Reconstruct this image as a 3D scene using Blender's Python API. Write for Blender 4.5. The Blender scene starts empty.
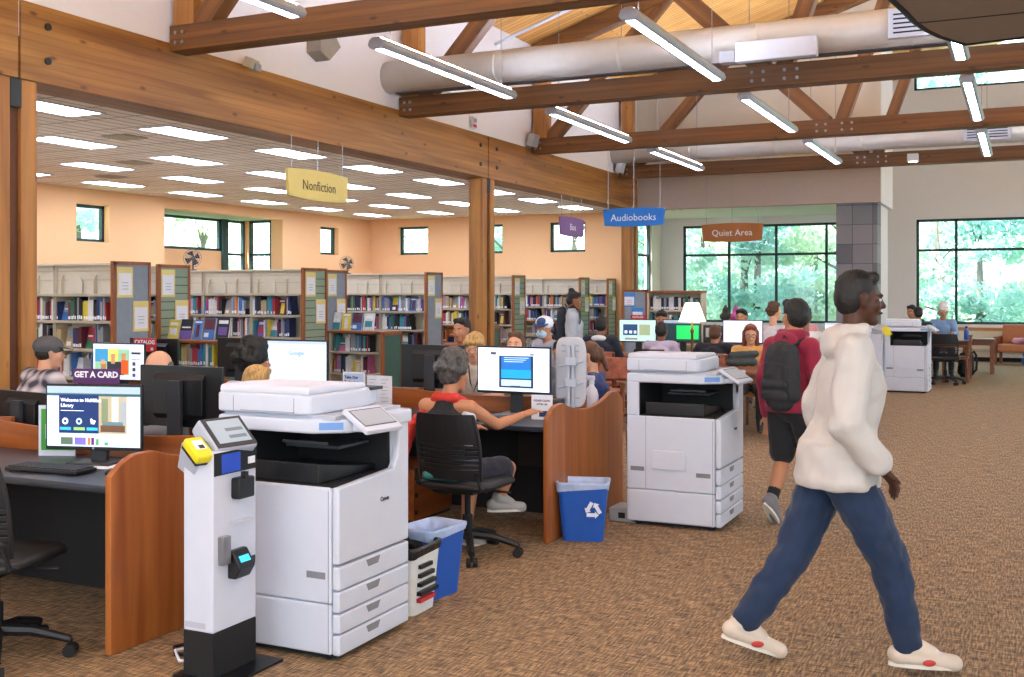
import bpy, bmesh, math, random
from mathutils import Vector, Matrix, Euler, noise
R=math.radians; PI=math.pi
random.seed(7)
SC=bpy.context.scene; COL=SC.collection
def V(*a): return Vector(a)
# ---------------------------------------------------------------- materials
def lin(c):
    if isinstance(c,str):
        c=c.lstrip('#'); c=c if len(c)==6 else ''.join(q*2 for q in c); c=[int(c[i:i+2],16)/255 for i in (0,2,4)]
    return tuple((x/12.92 if x<=.04045 else ((x+.055)/1.055)**2.4) for x in c)+(1,)
MATS={}
def mat(name,col,rough=.5,metal=0,var=.06,scale=12,bump=0,bscale=60,emit=0,spec=None,stretch=None,sheen=0,coat=0):
    if name in MATS: return MATS[name]
    m=bpy.data.materials.new(name); m.use_nodes=True; nt=m.node_tree; N=nt.nodes; L=nt.links
    b=N['Principled BSDF']; c=lin(col)
    b.inputs['Roughness'].default_value=rough; b.inputs['Metallic'].default_value=metal
    if spec is not None: b.inputs['Specular IOR Level'].default_value=spec
    if sheen: b.inputs['Sheen Weight'].default_value=sheen
    if coat: b.inputs['Coat Weight'].default_value=coat
    tc=N.new('ShaderNodeTexCoord'); mp=N.new('ShaderNodeMapping'); L.new(tc.outputs['Object'],mp.inputs[0])
    if stretch: mp.inputs['Scale'].default_value=stretch
    nz=N.new('ShaderNodeTexNoise'); nz.inputs['Scale'].default_value=scale; nz.inputs['Detail'].default_value=3
    L.new(mp.outputs[0],nz.inputs['Vector'])
    rp=N.new('ShaderNodeValToRGB'); L.new(nz.outputs['Fac'],rp.inputs[0])
    rp.color_ramp.elements[0].position=.3; rp.color_ramp.elements[1].position=.7
    rp.color_ramp.elements[0].color=tuple(max(0,x*(1-var)) for x in c[:3])+(1,)
    rp.color_ramp.elements[1].color=tuple(min(1,x*(1+var)) for x in c[:3])+(1,)
    L.new(rp.outputs[0],b.inputs['Base Color'])
    if emit:
        L.new(rp.outputs[0],b.inputs['Emission Color']); b.inputs['Emission Strength'].default_value=emit
    if bump:
        n2=N.new('ShaderNodeTexNoise'); n2.inputs['Scale'].default_value=bscale; L.new(mp.outputs[0],n2.inputs['Vector'])
        bp=N.new('ShaderNodeBump'); bp.inputs['Strength'].default_value=bump; bp.inputs['Distance'].default_value=.01
        L.new(n2.outputs['Fac'],bp.inputs['Height']); L.new(bp.outputs[0],b.inputs['Normal'])
    MATS[name]=m; return m
def wood(name,c1,c2,axis='x',sc=1,rough=.45,knots=False,lam=0):
    if name in MATS: return MATS[name]
    m=bpy.data.materials.new(name); m.use_nodes=True; nt=m.node_tree; N=nt.nodes; L=nt.links
    b=N['Principled BSDF']; b.inputs['Roughness'].default_value=rough
    tc=N.new('ShaderNodeTexCoord'); mp=N.new('ShaderNodeMapping'); L.new(tc.outputs['Object'],mp.inputs[0])
    s=[22*sc]*3; s['xyz'.index(axis)]=1.3*sc; mp.inputs['Scale'].default_value=s
    nz=N.new('ShaderNodeTexNoise'); nz.inputs['Scale'].default_value=1; nz.inputs['Detail'].default_value=5; nz.inputs['Distortion'].default_value=.6
    L.new(mp.outputs[0],nz.inputs['Vector'])
    rp=N.new('ShaderNodeValToRGB'); L.new(nz.outputs['Fac'],rp.inputs[0])
    rp.color_ramp.elements[0].position=.32; rp.color_ramp.elements[1].position=.68
    rp.color_ramp.elements[0].color=lin(c1); rp.color_ramp.elements[1].color=lin(c2)
    n2=N.new('ShaderNodeTexNoise'); n2.inputs['Scale'].default_value=1.1; n2.inputs['Detail'].default_value=2
    L.new(tc.outputs['Object'],n2.inputs['Vector'])
    mx=N.new('ShaderNodeMix'); mx.data_type='RGBA'; mx.blend_type='MULTIPLY'; mx.inputs[0].default_value=.12
    L.new(rp.outputs[0],mx.inputs[6]); L.new(n2.outputs['Color'],mx.inputs[7])
    out=mx.outputs[2]
    if knots:
        m2=N.new('ShaderNodeMapping'); s=[7.0]*3; s['xyz'.index(axis)]=3.0; m2.inputs['Scale'].default_value=s
        L.new(tc.outputs['Object'],m2.inputs[0])
        vo=N.new('ShaderNodeTexVoronoi'); vo.inputs['Scale'].default_value=1; vo.inputs['Randomness'].default_value=1; L.new(m2.outputs[0],vo.inputs['Vector'])
        r2=N.new('ShaderNodeValToRGB'); r2.color_ramp.elements[0].position=.05; r2.color_ramp.elements[1].position=.16
        r2.color_ramp.elements[0].color=(.25,.16,.1,1); r2.color_ramp.elements[1].color=(1,1,1,1)
        L.new(vo.outputs['Distance'],r2.inputs[0])
        m3=N.new('ShaderNodeMix'); m3.data_type='RGBA'; m3.blend_type='MULTIPLY'; m3.inputs[0].default_value=.8
        L.new(out,m3.inputs[6]); L.new(r2.outputs[0],m3.inputs[7]); out=m3.outputs[2]
    if lam:
        wv=N.new('ShaderNodeTexWave'); wv.wave_type='BANDS'; wv.bands_direction='Z'; wv.inputs['Scale'].default_value=lam; wv.inputs['Distortion'].default_value=.4
        L.new(tc.outputs['Object'],wv.inputs['Vector'])
        r3=N.new('ShaderNodeValToRGB'); r3.color_ramp.elements[0].color=(.8,.75,.7,1); r3.color_ramp.elements[1].position=.25; r3.color_ramp.elements[1].color=(1,1,1,1)
        L.new(wv.outputs['Fac'],r3.inputs[0])
        m4=N.new('ShaderNodeMix'); m4.data_type='RGBA'; m4.blend_type='MULTIPLY'; m4.inputs[0].default_value=.8
        L.new(out,m4.inputs[6]); L.new(r3.outputs[0],m4.inputs[7]); out=m4.outputs[2]
    L.new(out,b.inputs['Base Color'])
    MATS[name]=m; return m
def brick(name,c1,c2,mortar,bw,bh,ms,axes='xy',rough=.8,offset=0,rotz=0,bias=0,var=1):
    if name in MATS: return MATS[name]
    m=bpy.data.materials.new(name); m.use_nodes=True; nt=m.node_tree; N=nt.nodes; L=nt.links
    b=N['Principled BSDF']; b.inputs['Roughness'].default_value=rough
    tc=N.new('ShaderNodeTexCoord'); sp=N.new('ShaderNodeSeparateXYZ'); cb=N.new('ShaderNodeCombineXYZ')
    L.new(tc.outputs['Object'],sp.inputs[0])
    L.new(sp.outputs['xyz'.index(axes[0])],cb.inputs[0]); L.new(sp.outputs['xyz'.index(axes[1])],cb.inputs[1])
    t=N.new('ShaderNodeTexBrick'); t.inputs['Scale'].default_value=1; t.offset=offset
    t.inputs['Brick Width'].default_value=bw; t.inputs['Row Height'].default_value=bh; t.inputs['Mortar Size'].default_value=ms
    t.inputs['Color1'].default_value=lin(c1); t.inputs['Color2'].default_value=lin(c2); t.inputs['Mortar'].default_value=lin(mortar); t.inputs['Bias'].default_value=bias
    L.new(cb.outputs[0],t.inputs['Vector']); L.new(t.outputs['Color'],b.inputs['Base Color'])
    MATS[name]=m; return m
def emis(name,col,s):
    if name in MATS: return MATS[name]
    m=bpy.data.materials.new(name); m.use_nodes=True; nt=m.node_tree; N=nt.nodes
    b=N['Principled BSDF']; b.inputs['Base Color'].default_value=lin(col); b.inputs['Emission Color'].default_value=lin(col); b.inputs['Emission Strength'].default_value=s
    b.inputs['Roughness'].default_value=.35
    MATS[name]=m; return m
def glassm():
    if 'glass' in MATS: return MATS['glass']
    m=bpy.data.materials.new('glass'); m.use_nodes=True; nt=m.node_tree; N=nt.nodes; L=nt.links
    for n in list(N):
        if n.type!='OUTPUT_MATERIAL': N.remove(n)
    o=[n for n in N if n.type=='OUTPUT_MATERIAL'][0]
    t=N.new('ShaderNodeBsdfTransparent'); t.inputs[0].default_value=(.93,.98,.98,1)
    g=N.new('ShaderNodeBsdfGlossy'); g.inputs['Roughness'].default_value=.02
    mx=N.new('ShaderNodeMixShader'); mx.inputs[0].default_value=.04
    L.new(t.outputs[0],mx.inputs[1]); L.new(g.outputs[0],mx.inputs[2]); L.new(mx.outputs[0],o.inputs[0])
    MATS['glass']=m; return m
# ---------------------------------------------------------------- mesh builder
class MB:
    def __init__(s): s.v=[]; s.f=[]; s.mi=[]; s.mats=[]; s.cur=0; s.M=Matrix.Identity(4)
    def m(s,material):
        if material not in s.mats: s.mats.append(material)
        s.cur=s.mats.index(material); return s
    def add(s,vs,fs):
        k=len(s.v); s.v+= [s.M@Vector(p) for p in vs]; s.f+=[tuple(i+k for i in f) for f in fs]; s.mi+=[s.cur]*len(fs); return s
    def box(s,c,d,rot=None):
        x,y,z=[q/2 for q in d]
        vs=[V(a,b,e) for a in (-x,x) for b in (-y,y) for e in (-z,z)]
        if rot is not None:
            Rm=Euler([R(q) for q in rot]).to_matrix() if not isinstance(rot,Matrix) else rot
            vs=[Rm@p for p in vs]
        vs=[p+Vector(c) for p in vs]
        return s.add(vs,[(0,1,3,2),(4,6,7,5),(0,4,5,1),(2,3,7,6),(0,2,6,4),(1,5,7,3)])
    def bb(s,x0,x1,y0,y1,z0,z1): return s.box(((x0+x1)/2,(y0+y1)/2,(z0+z1)/2),(abs(x1-x0),abs(y1-y0),abs(z1-z0)))
    def tube(s,pts,rad,n=10,cap=True,wx=1,side=None):
        pts=[Vector(p) for p in pts]; k=len(pts)
        if not isinstance(rad,(list,tuple)): rad=[rad]*k
        vs=[];fs=[]
        for i,p in enumerate(pts):
            t=(pts[min(i+1,k-1)]-pts[max(i-1,0)]).normalized()
            a=Vector(side) if side else (V(0,0,1) if abs(t.z)<.9 else V(1,0,0))
            a=(a-t*a.dot(t)).normalized(); b=t.cross(a)
            for j in range(n):
                q=2*PI*j/n; vs.append(p+(a*math.cos(q)*wx+b*math.sin(q))*rad[i])
        for i in range(k-1):
            for j in range(n):
                fs.append((i*n+j,i*n+(j+1)%n,(i+1)*n+(j+1)%n,(i+1)*n+j))
        if cap: fs.append(tuple(range(n-1,-1,-1))); fs.append(tuple((k-1)*n+j for j in range(n)))
        return s.add(vs,fs)
    def lathe(s,prof,c=(0,0,0),n=24,sx=1,sy=1):
        vs=[];fs=[];k=len(prof)
        for r,z in prof:
            for j in range(n):
                q=2*PI*j/n; vs.append((c[0]+r*math.cos(q)*sx,c[1]+r*math.sin(q)*sy,c[2]+z))
        for i in range(k-1):
            for j in range(n): fs.append((i*n+j,i*n+(j+1)%n,(i+1)*n+(j+1)%n,(i+1)*n+j))
        fs.append(tuple(range(n-1,-1,-1))); fs.append(tuple((k-1)*n+j for j in range(n)))
        return s.add(vs,fs)
    def prism(s,poly,axis,a0,a1):
        # poly: list of 2d points in the plane orthogonal to axis (x:(y,z) y:(x,z) z:(x,y))
        def P(p,a): return {'x':(a,p[0],p[1]),'y':(p[0],a,p[1]),'z':(p[0],p[1],a)}[axis]
        n=len(poly); vs=[P(p,a0) for p in poly]+[P(p,a1) for p in poly]
        fs=[tuple(range(n)),tuple(range(2*n-1,n-1,-1))]+[(i,i+n,(i+1)%n+n,(i+1)%n) for i in range(n)]
        return s.add(vs,fs)
    def cap(s,p0,p1,r0,r1,wx=1,side=(1,0,0),n=14):
        p0=Vector(p0);p1=Vector(p1); d=p1-p0; L=d.length or 1e-4; t=d/L if d.length>1e-5 else V(0,0,1)
        a=Vector(side); a=a-t*a.dot(t)
        if a.length<.1: a=V(0,1,0)-t*t.y
        a.normalize(); b=t.cross(a); vs=[];fs=[];rings=[]
        for q in (-80,-55,-30,-8): rings.append((p0+t*r0*math.sin(R(q)),r0*math.cos(R(q))))
        for q in (8,30,55,80): rings.append((p1+t*r1*math.sin(R(q)),r1*math.cos(R(q))))
        for c,r in rings:
            for j in range(n):
                q=2*PI*j/n; vs.append(c+(a*math.cos(q)*wx+b*math.sin(q))*r)
        k=len(rings)
        for i in range(k-1):
            for j in range(n): fs.append((i*n+j,i*n+(j+1)%n,(i+1)*n+(j+1)%n,(i+1)*n+j))
        fs.append(tuple(range(n-1,-1,-1))); fs.append(tuple((k-1)*n+j for j in range(n)))
        return s.add(vs,fs)
    def ell(s,c,rx,ry,rz,rot=None,n=16,k=10,noi=0,ns=8):
        vs=[];fs=[]
        for i in range(1,k):
            th=PI*i/k
            for j in range(n):
                q=2*PI*j/n; p=V(rx*math.sin(th)*math.cos(q),ry*math.sin(th)*math.sin(q),rz*math.cos(th))
                if noi: p*=1+noi*noise.noise(p.normalized()*ns)
                vs.append(p)
        vs.append(V(0,0,rz));vs.append(V(0,0,-rz)); T=len(vs)-2
        for i in range(k-2):
            for j in range(n): fs.append((i*n+j,(i+1)*n+j,(i+1)*n+(j+1)%n,i*n+(j+1)%n))
        for j in range(n): fs.append((T,j,(j+1)%n)); fs.append((T+1,(k-2)*n+(j+1)%n,(k-2)*n+j))
        if rot is not None:
            Rm=Euler([R(q) for q in rot]).to_matrix() if not isinstance(rot,Matrix) else rot
            vs=[Rm@p for p in vs]
        return s.add([p+Vector(c) for p in vs],fs)
    def quad(s,*p): return s.add(p,[tuple(range(len(p)))])
    def mesh(s,name):
        me=bpy.data.meshes.new(name); me.from_pydata([tuple(v) for v in s.v],[],s.f)
        for m_ in s.mats: me.materials.append(m_)
        if s.mats: me.polygons.foreach_set('material_index',s.mi)
        me.validate(); bm=bmesh.new(); bm.from_mesh(me); bmesh.ops.recalc_face_normals(bm,faces=bm.faces); bm.to_mesh(me); bm.free()
        me.update(); return me
    def build(s,name,parent=None,bevel=0,smooth=False,seg=2,label=None,kind=None,loc=None):
        me=s.mesh(name); o=bpy.data.objects.new(name,me); COL.objects.link(o)
        if loc is not None: o.location=loc
        if smooth:
            me.polygons.foreach_set('use_smooth',[True]*len(me.polygons))
        if bevel:
            b=o.modifiers.new('Bevel','BEVEL'); b.width=bevel; b.segments=seg; b.limit_method='ANGLE'; b.angle_limit=R(40)
            me.polygons.foreach_set('use_smooth',[True]*len(me.polygons))
            w=o.modifiers.new('WN','WEIGHTED_NORMAL'); w.keep_sharp=True
        if parent: o.parent=parent
        if label: o['label']=label
        if kind: o['kind']=kind
        return o
def tag(o,label,cat,group=None):
    o['label']=label; o['category']=cat
    if group: o['group']=group
    return o
def thing(name,label,cat,loc=(0,0,0),rz=0,group=None):
    o=bpy.data.objects.new(name,None); COL.objects.link(o); o.location=loc; o.rotation_euler=(0,0,R(rz)); o.empty_display_size=.1
    return tag(o,label,cat,group)
def struct(o): o['kind']='structure'; return o
def dup(o,parent=None,loc=None,rz=None,label=None,group=None):
    c=o.copy(); COL.objects.link(c)
    if parent is not None: c.parent=parent
    if loc is not None: c.location=loc
    if rz is not None: c.rotation_euler=(0,0,R(rz))
    if label: c['label']=label
    if group: c['group']=group
    for ch in list(o.children): dup(ch,c)
    return c
TS=bpy.data.scenes.new('work'); TMP=[]; JUNK=[]
def evalmesh(o,name):
    for c in list(o.users_collection): c.objects.unlink(o)
    for q in list(TS.collection.objects): TS.collection.objects.unlink(q)
    TS.collection.objects.link(o)
    vl=TS.view_layers[0]
    with bpy.context.temp_override(scene=TS,view_layer=vl):
        dg=bpy.context.evaluated_depsgraph_get(); dg.update()
        me=bpy.data.meshes.new_from_object(o.evaluated_get(dg))
    me.name=name; return me
def text(name,s,size,m,parent,loc,rot=(90,0,0),ext=.0006,align='CENTER',sx=1,bold=0,shear=0):
    cu=bpy.data.curves.new('txt','FONT'); cu.body=s; cu.size=size; cu.align_x=align; cu.align_y='CENTER'; cu.extrude=ext; cu.resolution_u=2; cu.offset=bold; cu.shear=shear
    t=bpy.data.objects.new('txt',cu); COL.objects.link(t); me=evalmesh(t,name); JUNK.append(t); me.materials.clear(); me.materials.append(m)
    o=bpy.data.objects.new(name,me); COL.objects.link(o); o.location=loc; o.rotation_euler=[R(q) for q in rot]; o.scale=(sx,1,1)
    if parent: o.parent=parent
    return o
def remesh(mb,name,parent,m,vox,smooth=4,disp=0,dscale=.02,label=None):
    src=mb.mesh('tmp')
    if not TMP:
        o=bpy.data.objects.new('tmp',src); TMP.append(o); r=o.modifiers.new('r','REMESH'); r.mode='VOXEL'; r.adaptivity=0; s=o.modifiers.new('s','SMOOTH'); s.factor=.5
    o=TMP[0]; o.data=src; o.modifiers['r'].voxel_size=vox; o.modifiers['s'].iterations=smooth
    me=evalmesh(o,name)
    if disp:
        no=[v.normal.copy() for v in me.vertices]; cs_=[v.co.copy() for v in me.vertices]; fl=[]
        for c,n in zip(cs_,no): fl+=list(c+n*(noise.noise(c/dscale)*disp))
        me.vertices.foreach_set('co',fl); me.update()
    me.materials.clear(); me.materials.append(m); me.polygons.foreach_set('use_smooth',[True]*len(me.polygons))
    ob=bpy.data.objects.new(name,me); COL.objects.link(ob)
    if parent: ob.parent=parent
    if label: ob['label']=label
    return ob
# ---------------------------------------------------------------- common materials
WHITE=mat('white plastic','#cdd3e0',.42,var=.015)
WHITE2=mat('white plastic darker','#b3b9c7',.45,var=.015)
BLACKP=mat('black plastic','#0f1013',.4,var=.1)
BLACKM=mat('black matte','#0d0e11',.75,var=.1)
DARKG=mat('dark grey plastic','#2b2e34',.5)
GREYP=mat('grey plastic','#9a9da3',.5)
METAL=mat('brushed metal','#9a9ca0',.35,metal=.9)
SEAM=mat('seam dark','#4a4d55',.7)
PAPER=mat('paper white','#e9ecf4',.8,var=.02)
BEIGE=mat('beige painted steel','#c9bda6',.55,var=.03)
BEIGED=mat('beige shelf edge','#b3a68e',.6,var=.03)
CHERRY_Z=wood('cherry laminate upright','#8c481b','#b26c33','z',.5,.35)
CHERRY_X=wood('cherry laminate along','#84431a','#a8602c','x',.5,.35)
CHERRY_Y=wood('cherry laminate cross','#84431a','#a8602c','y',.5,.35)
GRIP=mat('grip grey','#7d8087',.6)
OAKF=wood('panel frame wood','#8a4a22','#a8602f','z',.6,.4)
GLUE_Y=wood('glulam along','#80501f','#b27c3c','y',.35,.5,True,5)
GLUE_X=wood('glulam truss','#5c391c','#875828','x',.4,.5,True,5)
GLUE_Z=wood('glulam post','#8c5824','#bf8540','z',.4,.5,True)
TEAL=mat('dark window frame','#1d3b3d',.5)
SLATG=mat('green slatwall','#8fa28c',.6,var=.03)
SLATD=mat('slat groove','#4c5a4c',.7)
FELT=mat('grey felt panel','#8b97a3',.9,var=.05,bump=.2,bscale=200)
DKGREEN=mat('dark green panel','#45695f',.6,var=.03)
LAM=mat('dark grey desk laminate','#31353e',.35,var=.05)
YELC=mat('pale yellow card','#e8d48c',.8,var=.02)
YEL=mat('bright yellow','#e6d81e',.45,var=.03)
RED=mat('sign red','#c02832',.6,var=.03)
PURP=mat('sign purple','#4a1a5a',.6,var=.03)
# ================================================================ ROOM
peach=mat('peach wall paint','#e9b785',.8,var=.01); cream=mat('cream wall paint','#e6dcc9',.85,var=.01)
whitew=mat('white wall paint','#e8e6e8',.85,var=.01); taupe=mat('taupe wall paint','#b3a69f',.85,var=.02)
def carpet():
    m=bpy.data.materials.new('brown loop carpet'); m.use_nodes=True; nt=m.node_tree; N=nt.nodes; L=nt.links
    b=N['Principled BSDF']; b.inputs['Roughness'].default_value=.8
    tc=N.new('ShaderNodeTexCoord')
    def nz(sc,scale,det=2):
        mp=N.new('ShaderNodeMapping'); mp.inputs['Scale'].default_value=scale; L.new(tc.outputs['Object'],mp.inputs[0])
        n=N.new('ShaderNodeTexNoise'); n.inputs['Scale'].default_value=sc; n.inputs['Detail'].default_value=det; L.new(mp.outputs[0],n.inputs['Vector']); return n
    a=nz(1,(110,12,1)); c=nz(1,(8,130,1)); d=nz(240,(1,1,1))
    ad=N.new('ShaderNodeMath'); ad.operation='ADD'; L.new(a.outputs['Fac'],ad.inputs[0]); L.new(c.outputs['Fac'],ad.inputs[1])
    a2=N.new('ShaderNodeMath'); a2.operation='MULTIPLY_ADD'; a2.inputs[1].default_value=.6; L.new(d.outputs['Fac'],a2.inputs[0]); L.new(ad.outputs[0],a2.inputs[2])
    hf=N.new('ShaderNodeMath'); hf.operation='MULTIPLY'; hf.inputs[1].default_value=.3846; L.new(a2.outputs[0],hf.inputs[0])
    rp=N.new('ShaderNodeValToRGB'); e=rp.color_ramp.elements; e[0].position=.40; e[0].color=lin('#3a2f24'); e[1].position=.60; e[1].color=lin('#bb9c74')
    x=e.new(.5); x.color=lin('#80684c'); L.new(hf.outputs[0],rp.inputs[0]); L.new(rp.outputs[0],b.inputs['Base Color'])
    bp=N.new('ShaderNodeBump'); bp.inputs['Strength'].default_value=.5; bp.inputs['Distance'].default_value=.004; L.new(hf.outputs[0],bp.inputs['Height']); L.new(bp.outputs[0],b.inputs['Normal'])
    return m
def S(name,x0,x1,y0,y1,z0,z1,m): return struct(MB().m(m).bb(x0,x1,y0,y1,z0,z1).build(name))
S('floor',-17.6,9,-4,28.3,-.12,0,carpet())
tile=brick('slatted acoustic ceiling tile','#ece4de','#e4dbd4','#8f847b',.61,.2,.013,'yx',.9)
S('ceiling',-17.3,-7.3,-4,25.2,3.6,3.7,tile)
S('ceiling_alcove',-7.3,-3.2,20.75,28.2,3.6,3.7,mat('alcove ceiling white','#e6e8e2',.8,var=.01)); S('ceiling_alcove_left',-9,-7.3,25.2,28.2,3.6,3.7,mat('alcove ceiling white','#e6e8e2',.8,var=.01))
# wall with rectangular openings along one axis
def wall(name,axis,pos,th,a0,a1,z0,z1,m,holes=(),top=None):
    mb=MB().m(m); hs=sorted(holes); cur=a0
    def seg(p,q,u,v):
        if q-p<1e-3 or v-u<1e-3: return
        if axis=='y': mb.bb(p,q,pos,pos+th,u,v)
        else: mb.bb(pos,pos+th,p,q,u,v)
    for (h0,h1,g0,g1) in hs:
        seg(cur,h0,z0,z1); seg(h0,h1,z0,g0); seg(h0,h1,g1,z1); cur=h1
    seg(cur,a1,z0,z1); return struct(mb.build(name))
W1=[(14.9,15.7,2.6,3.31),(17.2,21.15,0,3.38),(22.7,23.5,2.6,3.31)]
wall('wall_left','x',-16.1,-.25,-4,25.2,0,3.65,peach,[W1[0],W1[1],W1[2]])
W2=[(-15.2,-14.3,2.64,3.39),(-13.0,-12.1,2.64,3.39),(-10.8,-9.83,2.64,3.39)]
wall('wall_back_left','y',25.0,.25,-16.35,-8.7,0,3.65,peach,W2)
# bay
wall('wall_bay_back','x',-17.2,-.15,17.2,21.15,0,3.37,peach,[(17.3,20.25,2.61,3.37),(20.45,21.12,1.5,3.37)])
wall('wall_bay_side','y',21.16,.14,-17.35,-16.36,0,3.5,peach,[(-17.12,-16.45,1.5,3.38)])
S('wall_bay_near',-17.35,-16.36,17.05,17.19,0,3.5,peach); S('ceiling_bay',-17.35,-16.36,17.2,21.15,3.385,3.5,mat('bay soffit','#8c9c90',.8))
# hall walls: left upper wall above the beam, gable, return, far wall
S('wall_left_upper',-7.35,-7.0,-4,20.6,3.6,5.55,whitew)
gb=MB().m(cream); gb.prism([(-7.34,4.0),(-2.37,4.0),(-2.37,7.0),(-7.34,5.4)],'y',20.6,20.72); struct(gb.build('wall_gable'))
S('wall_gable_band',-7.0,-2.37,20.6,20.74,3.27,4.0,taupe)
S('wall_return',-2.47,-2.37,20.74,22.6,3.27,7.0,whitew); S('wall_return_back',-3.3,-2.47,22.5,22.6,3.27,6.9,whitew); S('wall_over_alcove',-3.3,-3.2,22.6,28.1,3.6,6.8,whitew)
S('wall_partition',-3.1,-2.45,21.3,22.5,0,3.6,whitew)
wall('wall_back','y',28.1,.25,-9.1,9,0,5,whitew,[(-8.26,-3.2,.85,3.40),(-2.4,6.0,.87,3.41)])
wall('wall_back_upper','y',28.1,.25,-9.1,9,5,9.5,whitew,[(-2.45,6,6.55,7.9)])
wall('wall_alcove_left','x',-8.86,-.2,25.25,28.2,0,3.62,cream,[(25.6,27.3,.85,3.45)])
stone=brick('slate tile column','#5a5c64','#8d8b90','#45464c',.36,.36,.006,'xz',.6,.0)
S('column_stone',-3.17,-2.44,20.76,21.3,0,3.6,stone)
wall('wall_near','y',-4.0,-.2,-17.3,9,0,9.5,whitew,[(-14,-9,.8,3.2),(-6,-1,.8,4.4),(0,8,.8,4.4)])
wall('wall_right','x',9.0,.2,-4,28.3,0,7,whitew,[(-2,4,.8,4.2),(7,13,.8,4.2),(15,26,.8,4.2)])
S('baseboard_back',-2.9,9,28.0,28.1,0,.1,BLACKM)
S('trim_rail_back',-2.3,9,28.0,28.1,.72,.8,wood('rail oak','#b5804a','#cc9c62','x'))
S('trim_heater_back',-2.3,9,27.92,28.1,.22,.3,mat('beige heater','#c9bfae',.6)); S('trim_heater_cover',-2.3,9,27.98,28.1,.1,.72,cream)
# ---- windows: frame bars + panes
NW=[0]
def window(axis,pos,a0,a1,z0,z1,vs=(),hs=(),t=.06,dp=.08):
    NW[0]+=1; f=MB().m(TEAL)
    def b(p,q,u,v):
        if axis=='y': f.bb(p,q,pos-dp/2,pos+dp/2,u,v)
        else: f.bb(pos-dp/2,pos+dp/2,p,q,u,v)
    b(a0,a0+t,z0,z1);b(a1-t,a1,z0,z1);b(a0,a1,z0,z0+t);b(a0,a1,z1-t,z1)
    for x in vs: b(x-t/2,x+t/2,z0,z1)
    for z in hs: b(a0,a1,z-t/2,z+t/2)
    w=struct(f.build('window_%d'%NW[0])); g=MB().m(glassm())
    if axis=='y': g.quad((a0,pos,z0),(a1,pos,z0),(a1,pos,z1),(a0,pos,z1))
    else: g.quad((pos,a0,z0),(pos,a1,z0),(pos,a1,z1),(pos,a0,z1))
    g.build('window_pane',w); return w
for h in (W1[0],W1[2]): window('x',-16.27,*h)
for h in W2: window('y',25.15,*h)
window('x',-17.25,17.3,20.25,2.61,3.37,[18.2]); window('x',-17.25,20.45,21.12,1.5,3.37,[],[2.55]); window('y',21.22,-17.12,-16.45,1.5,3.38,[],[2.55]); S('window_post_9',-17.3,-17.15,20.25,20.45,1.5,3.37,TEAL)
window('y',28.2,-8.26,-3.2,.85,3.40,[-7.03,-5.8,-4.54],[2.62]); window('y',28.2,-2.4,6.0,.87,3.41,[-1.5,1.6,4],[2.66])
window('y',28.2,-2.45,6,6.55,7.9,[-1.3,0.1,1.6,3.2,4.6]); window('x',-8.95,25.6,27.3,.85,3.45,[26.2],[2.6])
window('x',9.1,-2,4,.8,4.2,[0,2],[2.6]); window('x',9.1,7,13,.8,4.2,[9,11],[2.6]); window('x',9.1,15,26,.8,4.2,[17.2,19.4,21.6,23.8],[2.6])
# ---- roof deck
deck=brick('wood roof deck planks','#eab469','#d99c50','#8a5a28',6,.11,.005,'xy',.5,.5)
rd=MB().m(deck); X0,Z0,SL=-7.6,5.31,.324
rd.prism([(X0,Z0),(1.5,Z0+SL*(1.5-X0)),(9.2,Z0+SL*(1.5-X0)-SL*7.7),(9.2,Z0+SL*(1.5-X0)-SL*7.7+.2),(1.5,Z0+SL*(1.5-X0)+.2),(X0,Z0+.2)],'y',-4,28.4)
struct(rd.build('ceiling_roof_deck'))
# ---- glulam beam + posts
def beam(y0,y1,label):
    t=thing('glulam_beam',label,'beam',(0,0,0)); MB().m(GLUE_Y).bb(-7.38,-6.98,y0,y1,3.27,3.88).build('beam_body',t,bevel=.008)
    for y in (y0+.25,y1-.25):
        for z in (3.45,3.72):
            MB().m(BLACKP).tube([(-6.985,y,z),(-6.965,y,z)],.03,10).build('bolt_head',t)
    return t
beam(-1.5,5.9,'large glulam beam section running out of frame at upper left'); beam(5.92,13.95,'long glulam beam section between the left post and the middle post'); beam(13.97,20.6,'farthest glulam beam section running from the middle post to the blue hanging sign')
def post(y,label):
    t=thing('timber_post',label,'post',(-7.11,y,0)); mb=MB().m(GLUE_Z)
    mb.bb(-.11,.11,-.2,-.05,0,3.27).bb(-.11,.11,.05,.2,0,3.27); mb.build('post_body',t,bevel=.008)
    MB().m(mat('post core dark','#5b3319',.6)).bb(-.07,.07,-.05,.05,0,3.27).build('post_core',t)
    MB().m(BLACKP).bb(.05,.112,-.05,.05,3.05,3.27).build('steel_plate',t)
post(5.89,'thick timber post at the left edge of the photo'); post(14.0,'timber post standing amid the bookcases in the middle'); post(20.5,'farthest timber post below the beam end near the blue sign')
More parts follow.
